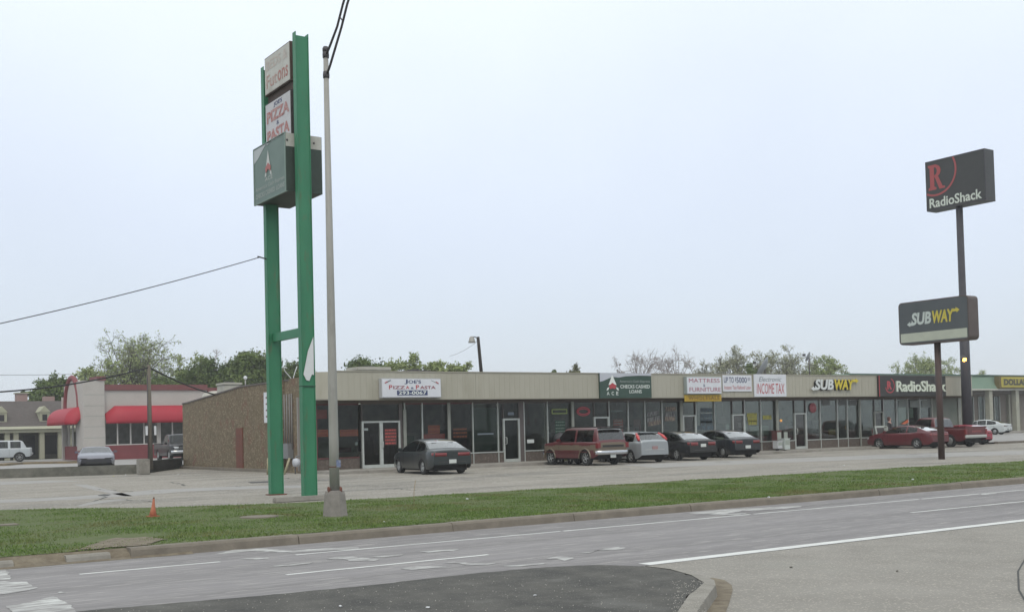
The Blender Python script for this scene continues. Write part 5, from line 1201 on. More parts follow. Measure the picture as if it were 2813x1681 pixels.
# SUV two-door, red over tan
tan = carpaint('tan', (.19, .15, .105)); mroon = carpaint('suv_red', (.13, .022, .027))
S = dict(ro=.92, fo=.72, wb=2.72, W=1.80, boxy=1, tr=.36, gc=.34, paint=mroon, lower=tan, split=.90, split2=.64, sm=.06, rr=.15, rf=.4,
    deck=[(-1, 1.05), (0, 1.06), (2.0, 1.05), (2.4, 1.07), (3.3, .99), (3.6, .94)], roof=[(-.90, 1.04), (-.72, 1.60), (-.5, 1.68), (1.5, 1.70), (1.72, 1.66), (2.35, 1.06)], roofspan=(-.64, 1.62), wins=[(-.52, .72), (.86, 2.1)], tum=.20,
    seams=(.80, 2.0), handles=(1.0,), custom_tail=1, chrome=.58, plate=.42, spokes=6, seats=(.5, 1.3), rwlo=.08, mirror=1.95)
hd = R(1); c, inf = make_car('sport_utility_vehicle', 'two-door red over tan sport utility with chrome rear bumper', 'suv', at_rearleft(1611, 1278.5, 0, hd, S), hd, S)
mb = MB().box((-.945, -.80, .78), (-.925, .80, .98)); mb.build('tailgate_trim', tan, c)
MB().box((-.955, -.60, .82), (-.946, .60, .92)).build('tailgate_insert', blk_t, c)
for s in (-1, 1): MB().box((-.95, s*.70, .78), (-.80, s*.905, 1.02)).build('tail_light', tail_m, c, bevel=.01)
for s in (-1, 1): MB().box((-.6, s*.66, 1.715), (1.4, s*.69, 1.76)).build('roof_rack', blk_t, c)
MB().box((-1.0, -.72, 1.63), (-.72, .72, 1.70)).build('roof_spoiler', blk_t, c, bevel=.02)
for xw in (0, 2.72):
    for s in (-1, 1):
        MB().tube([(xw+.44*math.cos(t), s*.905, .36*.9+.44*math.sin(t)) for t in [i*math.pi/12 for i in range(13)]], .035, 6).build('wheel_arch_flare', tan, c)
MB().box((-.2, -.93, .60), (3.0, .93, .635)).build('side_moulding', carpaint('moulding_red', (.12, .03, .03)), c)
# silver hatchback
S = dict(ro=.80, fo=.80, wb=2.6, W=1.74, paint=carpaint('silver', (.40, .43, .45), .3, .35), tr=.31, gc=.2, sm=.1, rr=.45,
    deck=[(-.85, 1.0), (-.4, 1.0), (.8, .95), (2.3, .93), (3.0, .84), (3.3, .68)], roof=[(-.74, 1.0), (-.35, 1.32), (.10, 1.42), (.9, 1.46), (1.5, 1.43), (1.8, 1.34), (2.5, .93)], roofspan=(-.08, 1.6), wins=[(-.15, .78), (.88, 2.1)], seams=(.82, 1.95), handles=(1.05,), custom_tail=1, plate=.70, platem=mat('plate_red', (.32, .2, .2), .5), tum=.36, seats=(.3, 1.1), bz=.62, stripm=carpaint('silver_trim', (.5, .52, .53)))
hd = R(7); c, inf = make_car('parked_car', 'silver hatchback with tall red lamps beside its rear window', 'car', at_rearleft(1735.5, 1271.3, 0, hd, S), hd, S)
for s in (-1, 1):
    MB().tube([(-.64, s*.775, 1.06), (-.45, s*.715, 1.22), (-.20, s*.625, 1.37)], [.06, .085, .055], 8).build('tail_light', mat('bright_tail', (.50, .04, .04), .3, coat=.5), c)
MB().box((-.35, -.5, 1.40), (-.05, .5, 1.435)).build('roof_spoiler', carpaint('silver', (0, 0, 0)), c, bevel=.012)
# two dark sedans
S = sedan(paint=carpaint('black', (.016, .016, .018), .25), W=1.8, tail=(.80, .17, .44), rr=.55, rf=.8, wb=2.62, plate=.72, spokes=6, tum=.40)
hd = R(7); make_car('parked_car', 'black sedan with bright alloy wheels between the silver hatchback and another dark sedan', 'car', at_rearleft(1861, 1264.5, 0, hd, S), hd, S)
S = sedan(paint=carpaint('blue_black', (.016, .020, .026), .28), W=1.76, tail=(.80, .15, .40), rr=.4, plate=.55, cap=1)
hd = R(10); make_car('parked_car', 'blackish blue sedan with plain wheel covers, last in the row left of the newspaper boxes', 'car', at_rearleft(1987, 1257.5, 0, hd, S), hd, S)
# red coupe
S = sedan(paint=carpaint('cherry', (.125, .011, .018), .3), W=1.78, wb=2.66, roof=[(-.75, .96), (-.05, 1.22), (.45, 1.31), (.95, 1.35), (1.4, 1.32), (1.7, 1.25), (2.6, .90)], roofspan=(.30, 1.6), wins=[(-.02, .70), (.78, 2.2)], seams=(.74, 2.0), handles=(.9,), tail=(.78, .15, .5), rr=.6, rf=.95, tum=.42, spokes=5)
hd = R(0); c, inf = make_car('parked_car', 'long cherry red coupe parked before the black shop sign, left of the red pickup', 'car', at_rearleft(2520, 1232, 0, hd, S), hd, S)
MB().box((-.98, -.7, 1.0), (-.80, .7, 1.03)).build('rear_spoiler', carpaint('cherry', (0, 0, 0)), c, bevel=.01)
# pickups
def pickup(label, loc, hd, paint, name='pickup_truck', extra=None, lowp=None):
    S = dict(ro=1.15, fo=.85, wb=3.1, W=1.94, boxy=1, tr=.38, gc=.36, paint=paint, sm=.05, rr=.10, rf=.35, deck=[(-1.2, 1.12), (.99, 1.12), (1.0, 1.10), (2.6, 1.10), (2.9, 1.12), (3.95, 1.04), (4.1, .96)],
        roof=[(1.08, 1.10), (1.22, 1.66), (1.35, 1.76), (2.2, 1.78), (2.4, 1.73), (3.0, 1.12)], roofspan=(1.28, 2.3), wins=[(1.38, 2.78)], tum=.22, seams=(1.2, 2.6), handles=(1.4,), custom_tail=1, chrome=.62, plate=.62, showplate=False, seats=(1.35,), mirror=2.55, cap=1, head=(.88, .17, .45))
    if extra: S.update(extra)
    c, inf = make_car(name, label, 'pickup truck', loc, hd, S)
    MB().box((-1.02, -.74, 1.13), (.92, .74, 1.185)).build('bed_liner', arch_m, c)
    rl = MB(); rl.box((-1.13, -.95, 1.13), (1.0, -.84, 1.20)); rl.box((-1.13, .84, 1.13), (1.0, .95, 1.20)); rl.box((-1.15, -.95, 1.11), (-1.06, .95, 1.20)); rl.build('bed_rail', paint, c, bevel=.01)
    MB().box((-1.166, -.74, .72), (-1.151, .74, 1.14)).build('tailgate', paint, c, bevel=.01)
    for s in (-1, 1): MB().box((-1.17, s*.80, .76), (-1.05, s*.965, 1.06)).build('tail_light', tail_m, c)
    return c, S
mr = carpaint('truck_red', (.115, .012, .015))
Sx = dict(W=1.94)
hd = R(4); c, _s1 = pickup('maroon pickup truck with pale step bumper beside the black sign pole', at_rearleft(2611, 1228, 0, hd, Sx), hd, mr, extra=dict(bumperm=mat('step_bumper', (.38, .39, .37), .5)))
mb = MB()
for i in range(9): mb.box((-1.172, -.42+i*.095, .86), (-1.167, -.42+i*.095+.055, .98))
mb.build('tailgate_letters', mat('emboss_red', (.26, .07, .07), .5), c)
# small red car behind the pickup
S = sedan(paint=carpaint('bright_red', (.36, .03, .06), .35), W=1.68, wb=2.4, ro=.75, fo=.7, deck=[(-.8, .93), (-.3, .95), (.8, .92), (2.2, .90), (2.9, .78), (3.1, .66)], roof=[(-.72, .94), (-.35, 1.25), (0, 1.36), (.9, 1.40), (1.4, 1.36), (2.3, .90)], roofspan=(-.12, 1.4), wins=[(-.1, .7), (.8, 1.95)], seams=(.75,), handles=(), tail=(.84, .12, .42), showplate=False)
g = G(2716, 1220, 0); hd = R(2); _rc = make_car('parked_car', 'small bright red hatchback half hidden behind the maroon pickup', 'car', Vector((g.x-.9, g.y+.3, 0)), hd, S); _rc[0].scale = (.95, .95, .91)
# white sedan far right
S = sedan(paint=carpaint('white', (.58, .62, .62), .35), W=1.76, cap=1, tail=(.80, .12, .3), tailm=mat('dark_tail', (.05, .02, .02), .3))
g = G(2735, 1186, .1); hd = R(-12); make_car('parked_car', 'white sedan parked before the yellow DOLLAR sign store', 'car', Vector((ray(2742, 1186).x*62/ray(2742, 1186).y, 62, .1)), hd, S)
# dark hood of a blue car between
S = sedan(paint=carpaint('navy', (.03, .04, .07), .3), W=1.74, cap=1)
g = G(2648, 1192, .1); hd = R(0); make_car('parked_car', 'dark blue car mostly hidden behind the maroon pickup bed', 'car', Vector((g.x+2, g.y+4, .1)), hd, S)
# silver sports coupe facing camera (left lot)
S = dict(ro=.95, fo=1.0, wb=2.6, W=1.86, paint=carpaint('violet_silver', (.15, .15, .19), .3, .2), lower=carpaint('coupe_lower', (.03, .03, .04)), split=.42, split2=0, tr=.32, gc=.16, sm=.18, rr=.5, rf=.9, deck=[(-1, .92), (0, .95), (1.5, .88), (2.4, .84), (3.2, .72), (3.6, .52)], roof=[(-.8, .95), (.1, 1.2), (.7, 1.27), (1.1, 1.24), (2.25, .86)], roofspan=(.3, 1.15), wins=[(.1, 1.8)], tum=.5, seams=(.6, 1.9), head=(.56, .07, .34), headm=blk_t, spokes=5)  # body below the split is coloured black
g = G(264, 1283, LZ); hd = R(180+14); c, inf = make_car('parked_car', 'low silver sports coupe facing the camera above the retaining wall', 'car', Vector((g.x, g.y, .35)), hd, S)
_d = ray(264, 1282); _k = 69/_d.y; c.location = (_d.x*_k, 69, LZ); c.scale = (1, 1.08, .9); MB().box((3.585, -.5, .24), (3.62, .5, .38)).build('grille', blk_t, c)
# white SUV at the left frame edge
S = dict(ro=.95, fo=.8, wb=2.9, W=1.84, boxy=1, tr=.40, gc=.40, paint=carpaint('suv_white', (.50, .54, .56), .35), sm=.06, rr=.2, rf=.4, deck=[(-1, 1.12), (2.4, 1.14), (3.6, 1.02)], roof=[(-.55, 1.13), (-.28, 1.66), (-.05, 1.74), (1.7, 1.77), (1.95, 1.70), (2.6, 1.13)], roofspan=(-.22, 1.8), wins=[(-.10, .70), (.85, 1.62), (1.72, 2.4)], tum=.2, seams=(.02, .78, 1.68), handles=(.2, .95), spokes=6, chrome=.66, bumperm=carpaint('suv_white', (0, 0, 0)), showplate=False)
g = G(60, 1268, LZ); hd = R(-80); c, inf = make_car('sport_utility_vehicle', 'white four-door sport utility cut off by the left edge of the picture', 'suv', Vector((g.x, g.y+.9, LZ)), hd, S); c.scale = (.95, .95, .95)
# dark pickup facing camera, partly behind the stone wall
hd = R(184); c, _ = pickup('dark pickup truck facing the camera, partly hidden by the stone wall', Vector((0, 0, 0)), hd, carpaint('plum_black', (.012, .011, .014), .4), extra=dict(cap=None, spokes=8))
cg = ray(472, 1268); k_ = 79/cg.y; c.location = (cg.x*k_, 79, LZ)
c.location.x += 0; fg2 = MB(); fg2.box((3.96, -.5, .78), (3.99, .5, .98)); fg2.build('grille', blk_t, c)
gb = MB(); gb.box((3.99, -.5, .86), (4.0, .5, .90)); gb.build('grille_bar', chrome, c)

# ------------------------------------------------------------------ motorcycle, boxes, bollards, person
g = G(1455, 1273, .0); mc = empty('motorcycle', (g.x, 43.35, 0), R(250), 'dark motorcycle with an amber lamp parked left of the red and tan vehicle', 'motorcycle')
for x_, nm in ((-.72, 'rear_wheel'), (.75, 'front_wheel')):
    wv = MB(); wv.tube([(x_+.29*math.cos(t), 0, .32+.29*math.sin(t)) for t in [i*math.pi/12 for i in range(25)]], .055, 8, cap=False); w_o = wv.build(nm, rubber, mc)
    sp_ = MB().lathe([(.05, -.06), (.05, .06)], 10, 0, 'y', (x_, 0, .32))
    for q_ in range(8): t = q_*math.pi/4; sp_.tube([(x_, 0, .32), (x_+.27*math.cos(t), 0, .32+.27*math.sin(t))], .008, 5)
    sp_.build('rim', chrome, w_o)
MB().tube([(.75, .10, .32), (.50, .10, .95)], .03, 8).tube([(.75, -.10, .32), (.50, -.10, .95)], .03, 8).build('fork', chrome, mc)
MB().tube([(.3, .38, 1.02), (.42, .22, 1.08), (.5, 0, 1.04), (.42, -.22, 1.08), (.3, -.38, 1.02)], .016, 8).build('handlebar', chrome, mc)
tk = MB().lathe([(.03, -.32), (.14, -.22), (.17, 0), (.13, .2), (.04, .3)], 14, 0, 'x', (.15, 0, .82)); tk.build('fuel_tank', carpaint('black', (0, 0, 0)), mc)
MB().box((-.62, -.15, .70), (-.12, .15, .82)).build('seat', seat_m, mc, bevel=.05)
MB().box((-.22, -.16, .28), (.34, .16, .62)).build('engine', dksteel_m, mc, bevel=.04)
MB().tube([(.25, .18, .36), (-.3, .22, .28), (-.85, .22, .32)], .045, 8).build('exhaust_pipe', chrome, mc)
MB().box((-1.0, -.11, .52), (-.60, .11, .68)).build('rear_mudguard', carpaint('black', (0, 0, 0)), mc, bevel=.04)
MB().lathe([(.02, -.05), (.09, 0), (.09, .05)], 14, 0, 'x', (.66, 0, .92)).build('headlight', head_m, mc)
MB().lathe([(.12, -.03), (.12, .03)], 14, 0, 'x', (-1.02, .0, .85)).build('amber_lamp', mat('amber_lens', (.50, .27, .07), .4), mc)
MB().box((-1.05, -.13, .38), (-1.04, .13, .52)).build('licence_plate', plate_m, mc)
# yellow guard rail near it
g = G(1490, 1274, .0)
yr = empty('guard_rail', (X(1486), 44.6, .12), 0, 'yellow green painted pipe guard in front of the dark shopfront', 'guard rail')
MB().tube([(0, 0, 0), (0, 0, 1.02)], .085, 12).build('post', mat('yellow_green_paint', (.16, .165, .03), .7, (.11, .11, .035), scale=4), yr)
MB().tube([(-.05, 0, 1.02), (.42, .05, 1.10)], .045, 10).build('rail', MATS['yellow_green_paint'], yr)
tr_ = empty('litter_bin', (X(1505), 45.6, .12), 0, 'dark domed litter bin behind the red and tan vehicle bonnet', 'bin')
MB().lathe([(.28, 0), (.32, .1), (.33, 1.0)], 18).build('barrel', mat('bin_dark', (.04, .035, .035), .7), tr_); MB().lathe([(.35, 1.0), (.34, 1.15), (.22, 1.33), (.02, 1.40)], 18).build('dome_lid', mat('bin_lid', (.045, .045, .048), .6), tr_)
MB().box((X(1456)-.22, YF-.06, 1.02), (X(1456)+.2, YF-.045, 1.20)).build('notice', plate_m, mall)
def newsbox(px, w_, h_, z0, fm_, lab, y=45.75, body=None):
    x_ = PY(px, 1220, y).x; r = empty('newspaper_box', (x_, y, .12), 0, lab, 'newspaper box', 'newspaper boxes by the mall post')
    MB().box((-w_/2, -.2, z0), (w_/2, .2, z0+h_)).build('cabinet', body or fm_, r, bevel=.02)
    MB().box((-w_/2+.05, -.212, z0+h_*.45), (w_/2-.05, -.201, z0+h_-.06)).build('window', mat('grey_pane', (.30, .33, .29), .4), r)
    lg = MB(); lg.box((-.06, -.06, 0), (.06, .06, z0+.01)); lg.build('pedestal', dksteel_m, r); MB().box((-w_/2-.02, -.22, z0+h_), (w_/2+.02, .22, z0+h_+.04)).build('top', body or fm_, r)
    return r
newsbox(2134, .42, .95, .16, mat('rack_maroon', (.10, .03, .028), .6), 'dark maroon newspaper box, leftmost of the four', body=MATS['rack_maroon'])
newsbox(2152, .40, .90, .2, mat('rack_dark', (.05, .045, .04), .6), 'dark newspaper box with olive pane behind the white one', 46.1, MATS['rack_dark'])
newsbox(2136, .40, .42, .12, mat('rack_white', (.48, .49, .50), .6), 'small white newspaper box in front of the maroon one', 45.2)
newsbox(2156, .46, .60, .05, mat('rack_white2', (.50, .52, .49), .6, (.42, .48, .46), scale=4), 'bigger white newspaper box with a green band', 45.2)
g = X(2375); bl_ = empty('bollard', (g, 45.0, .12), 0, 'pale grey pipe bollard on the pavement left of the red coupe', 'bollard')
MB().tube([(0, 0, 0), (0, 0, 1.15)], .12, 14).build('pipe', mat('pale_bollard', (.24, .26, .24), .7, (.19, .20, .18), scale=4), bl_); MB().lathe([(.12, 1.15), (.10, 1.2), (.04, 1.24), (.0, 1.25)], 14).build('cap', MATS['pale_bollard'], bl_)
x_ = PY(2418, 1190, 45.2).x; sb_ = empty('sandwich_board', (x_, 45.2, .12), R(-15), 'dark sandwich board with pale edges in front of the black sign shop door', 'sandwich board')
for s, nm in ((-1, 'front_panel'), (1, 'back_panel')):
    p_ = MB(); p_.add([(-.42, s*.35, 0), (.42, s*.35, 0), (.42, s*.04, 1.25), (-.42, s*.04, 1.25), (-.42, s*.32, 0), (.42, s*.32, 0), (.42, s*.01, 1.25), (-.42, s*.01, 1.25)], [(0, 1, 2, 3), (4, 7, 6, 5), (0, 4, 5, 1), (1, 5, 6, 2), (2, 6, 7, 3), (3, 7, 4, 0)]); po = p_.build(nm, mat('board_edge', (.34, .37, .34), .6), sb_)
    if s == -1:
        q_ = MB(); q_.add([(-.32, -.34, .12), (.22, -.34, .12), (.22, -.075, 1.13), (-.32, -.075, 1.13)], [(0, 1, 2, 3)]); qo = q_.build('dark_face', mat('board_dark', (.04, .035, .035), .7), po)
def skinbody(name, verts, edges, rad, m_, parent, sub=2):
    me = bpy.data.meshes.new(name); me.from_pydata(verts, edges, []); o = bpy.data.objects.new('tmp', me); COL.objects.link(o)
    sk = o.modifiers.new('s', 'SKIN'); 
    for i, r_ in enumerate(rad):
        me.skin_vertices[0].data[i].radius = r_ if hasattr(r_, '__len__') else (r_, r_)
    me.skin_vertices[0].data[0].use_root = True
    ss = o.modifiers.new('u', 'SUBSURF'); ss.levels = sub; ss.render_levels = sub
    dg_ = bpy.context.evaluated_depsgraph_get(); dg_.update(); me2 = bpy.data.meshes.new_from_object(o.evaluated_get(dg_)); bpy.data.objects.remove(o)
    me2.name = name; me2.materials.clear(); me2.materials.append(m_); me2.polygons.foreach_set('use_smooth', [True]*len(me2.polygons)); o2 = bpy.data.objects.new(name, me2); COL.objects.link(o2); o2.parent = parent; return o2
xq = PY(2444, 1180, 45.5).x
pe = empty('person', (xq, 45.5, .12), R(200), 'person in dark clothes standing behind the red coupe near the shop door', 'person')
skin_m = mat('skin', (.42, .24, .19), .6); cloth = mat('dark_clothes', (.035, .032, .036), .9, (.05, .045, .05), scale=6); hair = mat('dark_red_hair', (.08, .025, .018), .8)
P0 = [(0, 0, .93), (0, .01, 1.10), (0, .02, 1.28), (0, .0, 1.43), (0, .01, 1.50), (0, .02, 1.56), (0, .03, 1.63), (0, .02, 1.70),
      (.10, 0, .88), (.11, .02, .50), (.11, -.02, .08), (.11, .12, .03), (-.10, 0, .88), (-.11, .02, .50), (-.11, -.02, .08), (-.11, .12, .03),
      (.19, 0, 1.39), (.25, -.01, 1.12), (.23, .14, .90), (-.19, 0, 1.39), (-.25, -.01, 1.12), (-.22, .16, .92)]
E0 = [(0, 1), (1, 2), (2, 3), (3, 4), (4, 5), (5, 6), (6, 7), (0, 8), (8, 9), (9, 10), (10, 11), (0, 12), (12, 13), (13, 14), (14, 15), (3, 16), (16, 17), (17, 18), (3, 19), (19, 20), (20, 21)]
R0 = [(.15, .11), (.13, .10), (.16, .11), (.13, .09), (.055, .055), (.07, .08), (.082, .10), (.06, .07), .09, .06, .045, .04, .09, .06, .045, .04, .06, .045, .032, .06, .045, .032]
skinbody('body', P0, E0, R0, skin_m, pe)
Pc = [(p[0], p[1], p[2]) for p in P0[:4]]+[P0[8], P0[9], (P0[10][0], P0[10][1], .10), P0[12], P0[13], (P0[14][0], P0[14][1], .10), P0[16], P0[17], (.235, .10, .96), P0[19], P0[20], (-.225, .12, .97)]
Ec = [(0, 1), (1, 2), (2, 3), (0, 4), (4, 5), (5, 6), (0, 7), (7, 8), (8, 9), (3, 10), (10, 11), (11, 12), (3, 13), (13, 14), (14, 15)]
Rc = [(.18, .14), (.165, .13), (.19, .135), (.15, .11), .11, .085, .075, .11, .085, .075, .08, .062, .052, .08, .062, .052]
skinbody('clothing', Pc, Ec, Rc, cloth, pe)
MB().lathe([(.02, 1.80), (.08, 1.785), (.108, 1.72), (.112, 1.64), (.09, 1.56), (.05, 1.53)], 16, 0, 'z', (0, -.03, 0)).build('hair', hair, pe)
fc = MB(); fc.lathe([(.0, .138), (.018, .125), (.022, .105)], 8, 0, 'y', (0, 0, 1.635)); fc.build('nose', skin_m, pe)
ey_ = MB(); [ey_.lathe([(.0, .122), (.012, .118), (.014, .11)], 8, 0, 'y', (s*.033, 0, 1.665)) for s in (-1, 1)]; ey_.box((-.025, .108, 1.59), (.025, .122, 1.598)); ey_.build('eyes', mat('eye_dark', (.03, .02, .02), .4), pe)
for s in (-1, 1):
    hdm = MB(); hx, hy, hz = s*.225, .16, .87
    hdm.box((hx-.02, hy-.045, hz-.045), (hx+.02, hy+.045, hz+.05))
    for k_, l_ in enumerate((.06, .075, .07, .055)): hdm.tube([(hx, hy-.033+k_*.022, hz-.04), (hx-s*.01, hy-.03+k_*.022, hz-.04-l_)], .009, 6)
    hdm.tube([(hx, hy+.045, hz+.01), (hx-s*.02, hy+.07, hz-.03)], .010, 6); hdm.build('hand', skin_m, pe, bevel=0)

# ------------------------------------------------------------------ verge things
g = G(420, 1419, .02); cn = empty('traffic_cone', (g.x, g.y, .02), R(20), 'faded orange traffic cone leaning in the grass', 'traffic cone'); cn.scale = (.62, .62, .84)
og = mat('faded_orange', (.40, .11, .055), .75, (.45, .17, .10), scale=9)
MB().box((-.17, -.17, 0), (.17, .17, .03)).build('base', og, cn, bevel=.008)
MB().lathe([(.135, .03), (.085, .18), (.055, .30), (.036, .44), (.032, .46)], 16, 0, 'z', (0, 0, 0)).build('cone', og, cn)
ct = cn.children[1]; ct.rotation_euler = (0, R(6), 0); MB().lathe([(.033, .46), (.028, .475), (.03, .5), (.01, .505)], 10).build('tip', mat('dark_tip', (.12, .07, .05), .8), ct)
g = G(1137, 1392, .02); tag(MB().tube([(g.x, g.y, 0), (g.x+.01, g.y, .35), (g.x+.05, g.y-.01, .62)], .006, 5).build('marker_stake', mat('straw_stake', (.30, .22, .12), .8)), 'thin straw coloured stake in the grass right of the street lamp', 'stake')
g = G(712, 1419, .02); tag(MB().lathe([(.40, 0.0), (.40, .032), (.34, .036)], 20, 0, 'z', (g.x, g.y, 0)).build('manhole_cover', kerb_m), 'round concrete cover sunk in the grass below the green columns', 'manhole cover')
g = G(4, 1442, .02); tag(MB().box((g.x-.3, g.y-.2, .01), (g.x+.3, g.y+.2, .035)).build('drain_cover', kerb_m), 'pale concrete cover slab in the grass at the left edge', 'drain cover')
for i, (a, b, z_, lab) in enumerate([(1283, 1371, .03, 'white paper scrap in the grass right of the lamp'), (1055, 1433, .03, 'white scrap at the lower edge of the grass'), (2508, 1317, .04, 'crumpled white scrap on the grass far right'), (2112, 1366, .03, 'tiny white scrap on the grass above the kerb'),
        (2318, 1279, .01, 'crumpled pale paper on the car park near the brown pole'), (490, 1303, .01, 'white scrap on the car park by the stone wall'), (312, 1308, .01, 'yellow wrapper at the foot of the retaining wall'), (345, 1304, .01, 'white cup lid at the foot of the retaining wall'),
        (1470, 1635, .01, 'pale flat stone on the dark asphalt island'), (1176, 1668, .01, 'small white pebble on the dark asphalt island'), (935, 1665, .01, 'pale wrapper on the dark asphalt island left part'), (2173, 1388+170, RZ+.01, 'dark flat twig on the driveway'), (2465, 1569, RZ+.01, 'small dark leaf on the driveway')]):
    g = G(a, b, z_); s = .035 if b < 1400 else .018; bm_ = bmesh.new(); bmesh.ops.create_icosphere(bm_, subdivisions=1, radius=s)
    for v in bm_.verts: v.co = Vector((v.co.x*random.uniform(.8, 1.7), v.co.y*random.uniform(.7, 1.3), v.co.z*random.uniform(.3, .7)))
    me = bpy.data.meshes.new('litter'); bm_.to_mesh(me); bm_.free(); dk = 'dark' in lab.split(' on ')[0]
    me.materials.append(mat('dark_litter', (.06, .055, .04), .9) if dk else (mat('yellow_litter', (.5, .45, .1), .7) if 'yellow' in lab else white_m))
    nm = 'pebble' if ('pebble' in lab or 'stone' in lab) else ('twig' if dk else 'litter')
    o = bpy.data.objects.new(nm, me); COL.objects.link(o); o.location = (g.x, g.y, g.z+s*.3); tag(o, lab, nm)
# gravel scattered on island edge: uncountable crumbs
V_ = []
for i in range(900):
    if random.random() < .5: a, b = random.uniform(1850, 2010), random.uniform(1590, 1681); z_ = RZ+.012 if a > 1960 else .006
    else: a, b = random.uniform(250, 1950), random.uniform(1560, 1681); z_ = .003
    if b < 1681-(a-207)*.09 and a < 1650: continue
    g = G(a, b, z_); 
    if z_ < .01 and (a > 1940 or b < 1580): continue
    s = random.uniform(.003, .009); t = random.uniform(0, 6)
    c4 = [Vector((g.x+s*math.cos(t+k*2.1), g.y+s*math.sin(t+k*2.1), g.z)) for k in range(3)]; tp_ = Vector((g.x, g.y, g.z+s))
    for k in range(3): V_ += [c4[k], c4[(k+1) % 3], tp_]
tag(quads('gravel', [tuple(v) for v in V_], m=mat('gravel_pale', (.36, .345, .31), .9), k=3), 'loose pale crumbs of gravel on the asphalt island and gutter', 'gravel', kind='stuff')

# ================================================================== TREES
leafs = {'fresh': mat('leaf_fresh', (.22, .28, .085), .7, (.30, .35, .14), scale=.9, lo=.4, hi=.6), 'deep': mat('leaf_deep', (.055, .095, .02), .75, (.14, .19, .045), scale=.5, lo=.42, hi=.62),
         'olive': mat('leaf_olive', (.10, .11, .04), .75, (.15, .15, .07), scale=.8), 'bud': mat('leaf_bud', (.20, .17, .15), .8, (.24, .21, .18), scale=1), 'pale': mat('leaf_pale', (.25, .27, .15), .7, (.34, .35, .23), scale=.8)}
barks = {'d': mat('bark_dark', (.075, .062, .052), .95, (.11, .095, .08), scale=4), 'p': mat('bark_pale', (.24, .21, .20), .95, (.30, .27, .26), scale=4)}
def tree(px, ytop, pw, Y, label, kind, crown_h=None, nclump=26, leaves=7500, ls=.16, twigs=8, bark='d', name='tree', seed=0, gap=.0, ground=.0, tw=.018, lowz=None, wb_a=1.0, group='trees behind the buildings', flat=1.0):
    r_ = np.random.default_rng(seed*17+3); rd = random.Random(seed)
    t = PY(px, ytop, Y); dpt = Vector(t-Vector((0, 0, HC))).dot(cf); rad = pw*.5*dpt/CF; H = t.z-ground
    ch = crown_h or min(H*.7, rad*1.5); cz = H-ch/2; k_ = .62*H/ch
    if k_ > 1: ch *= k_; rad *= 1.28; nclump = int(nclump*k_*1.05); leaves = int(leaves*k_*1.15)
    H += .07*ch; cz = H-ch/2; base = Vector((t.x, Y, ground))
    root = empty(name, base, 0, label, 'tree', group)
    wood = MB(); th_ = max(.12, H*.022)
    fork = Vector((rd.uniform(-.3, .3), rd.uniform(-.3, .3), max(1.2, H-ch*1.02)))
    wood.tube([(0, 0, -.2), (0, 0, .4), tuple(fork*.5+Vector((rd.uniform(-.1, .1), 0, 0))), tuple(fork)], [th_*1.5, th_*1.05, th_*.9, th_*.75], 9)
    cl = []
    k = 0
    while len(cl) < nclump and k < 5000:
        k += 1; u = r_.normal(size=3); u /= np.linalg.norm(u); rr_ = r_.uniform(.25, .92) if kind != 'dense' else r_.uniform(.35, .88)
        p = u*rr_; 
        if p[2] < -.75: continue
        wob = 1+wb_a*(.18*math.sin(3*math.atan2(p[1], p[0])+seed)+.12*math.sin(5*p[2]*3+seed))
        q = Vector((p[0]*rad*wob, p[1]*rad*wob*.9, cz+p[2]*ch*.5)); cl.append(q)
    L_ = []
    mains = [fork+(c-fork)*.45+Vector((rd.uniform(-.2, .2), rd.uniform(-.2, .2), .12*H*.3)) for c in cl[:7]]
    for m_ in mains: wood.tube([tuple(fork), tuple((fork+m_)/2+Vector((0, 0, -.08*ch*.3))), tuple(m_)], [th_*.6, th_*.45, th_*.32], 7)
    cr_r = rad*(.30 if kind != 'dense' else .36)
    tips = []
    for c in cl:
        m_ = min(mains, key=lambda q: (q-c).length); mid = (m_+c)/2+Vector((rd.gauss(0, .1)*rad*.3, rd.gauss(0, .1)*rad*.3, -.05*ch))
        wood.tube([tuple(m_), tuple(mid), tuple(c)], [th_*.25, th_*.17, th_*.09], 5, cap=False)
        for _ in range(twigs):
            d = Vector(r_.normal(size=3)); d.normalize(); d = (d+(c-Vector((0, 0, cz-ch*.25))).normalized()*.7); d.normalize(); l_ = cr_r*r_.uniform(.55, 1.15)
            e_ = c+d*l_; mi_ = c+d*l_*.5+Vector(r_.normal(size=3))*l_*.10
            wood.tube([tuple(c), tuple(mi_), tuple(e_)], [tw*1.3, tw, tw*.5], 3, cap=False); tips.append((c, mi_, e_))
            if kind in ('bare', 'sparse'):
                for _2 in range(4):
                    s_ = mi_.lerp(e_, r_.random()); d2 = (d*.8+Vector(r_.normal(size=3))*.55).normalized()*l_*.45; wood.tube([tuple(s_), tuple(s_+d2)], [tw*.6, tw*.35], 3, cap=False); tips.append((s_, s_+d2*.5, s_+d2))
    wood.build('trunk', barks[bark], root, fix=False)
    T = np.array([[tuple(a), tuple(b), tuple(c)] for a, b, c in tips]); n = leaves
    idx = r_.integers(0, len(T), n); u = r_.random(n)[:, None]
    pos = np.where(u < .5, T[idx, 0]+(T[idx, 1]-T[idx, 0])*u*2, T[idx, 1]+(T[idx, 2]-T[idx, 1])*(u*2-1))
    pos = pos+r_.normal(size=(n, 3))*cr_r*(.22 if kind == 'dense' else .10)
    # short sprays: few quads around each site
    a = r_.normal(size=(n, 3)); a /= np.linalg.norm(a, axis=1)[:, None]; b = r_.normal(size=(n, 3)); b -= a*np.sum(a*b, 1)[:, None]; b /= np.linalg.norm(b, axis=1)[:, None]
    s = ls*r_.uniform(.5, 1.35, n)[:, None]
    Q = np.stack([pos-a*s*.5, pos+b*s*.32, pos+a*s*.5, pos-b*s*.32], 1)
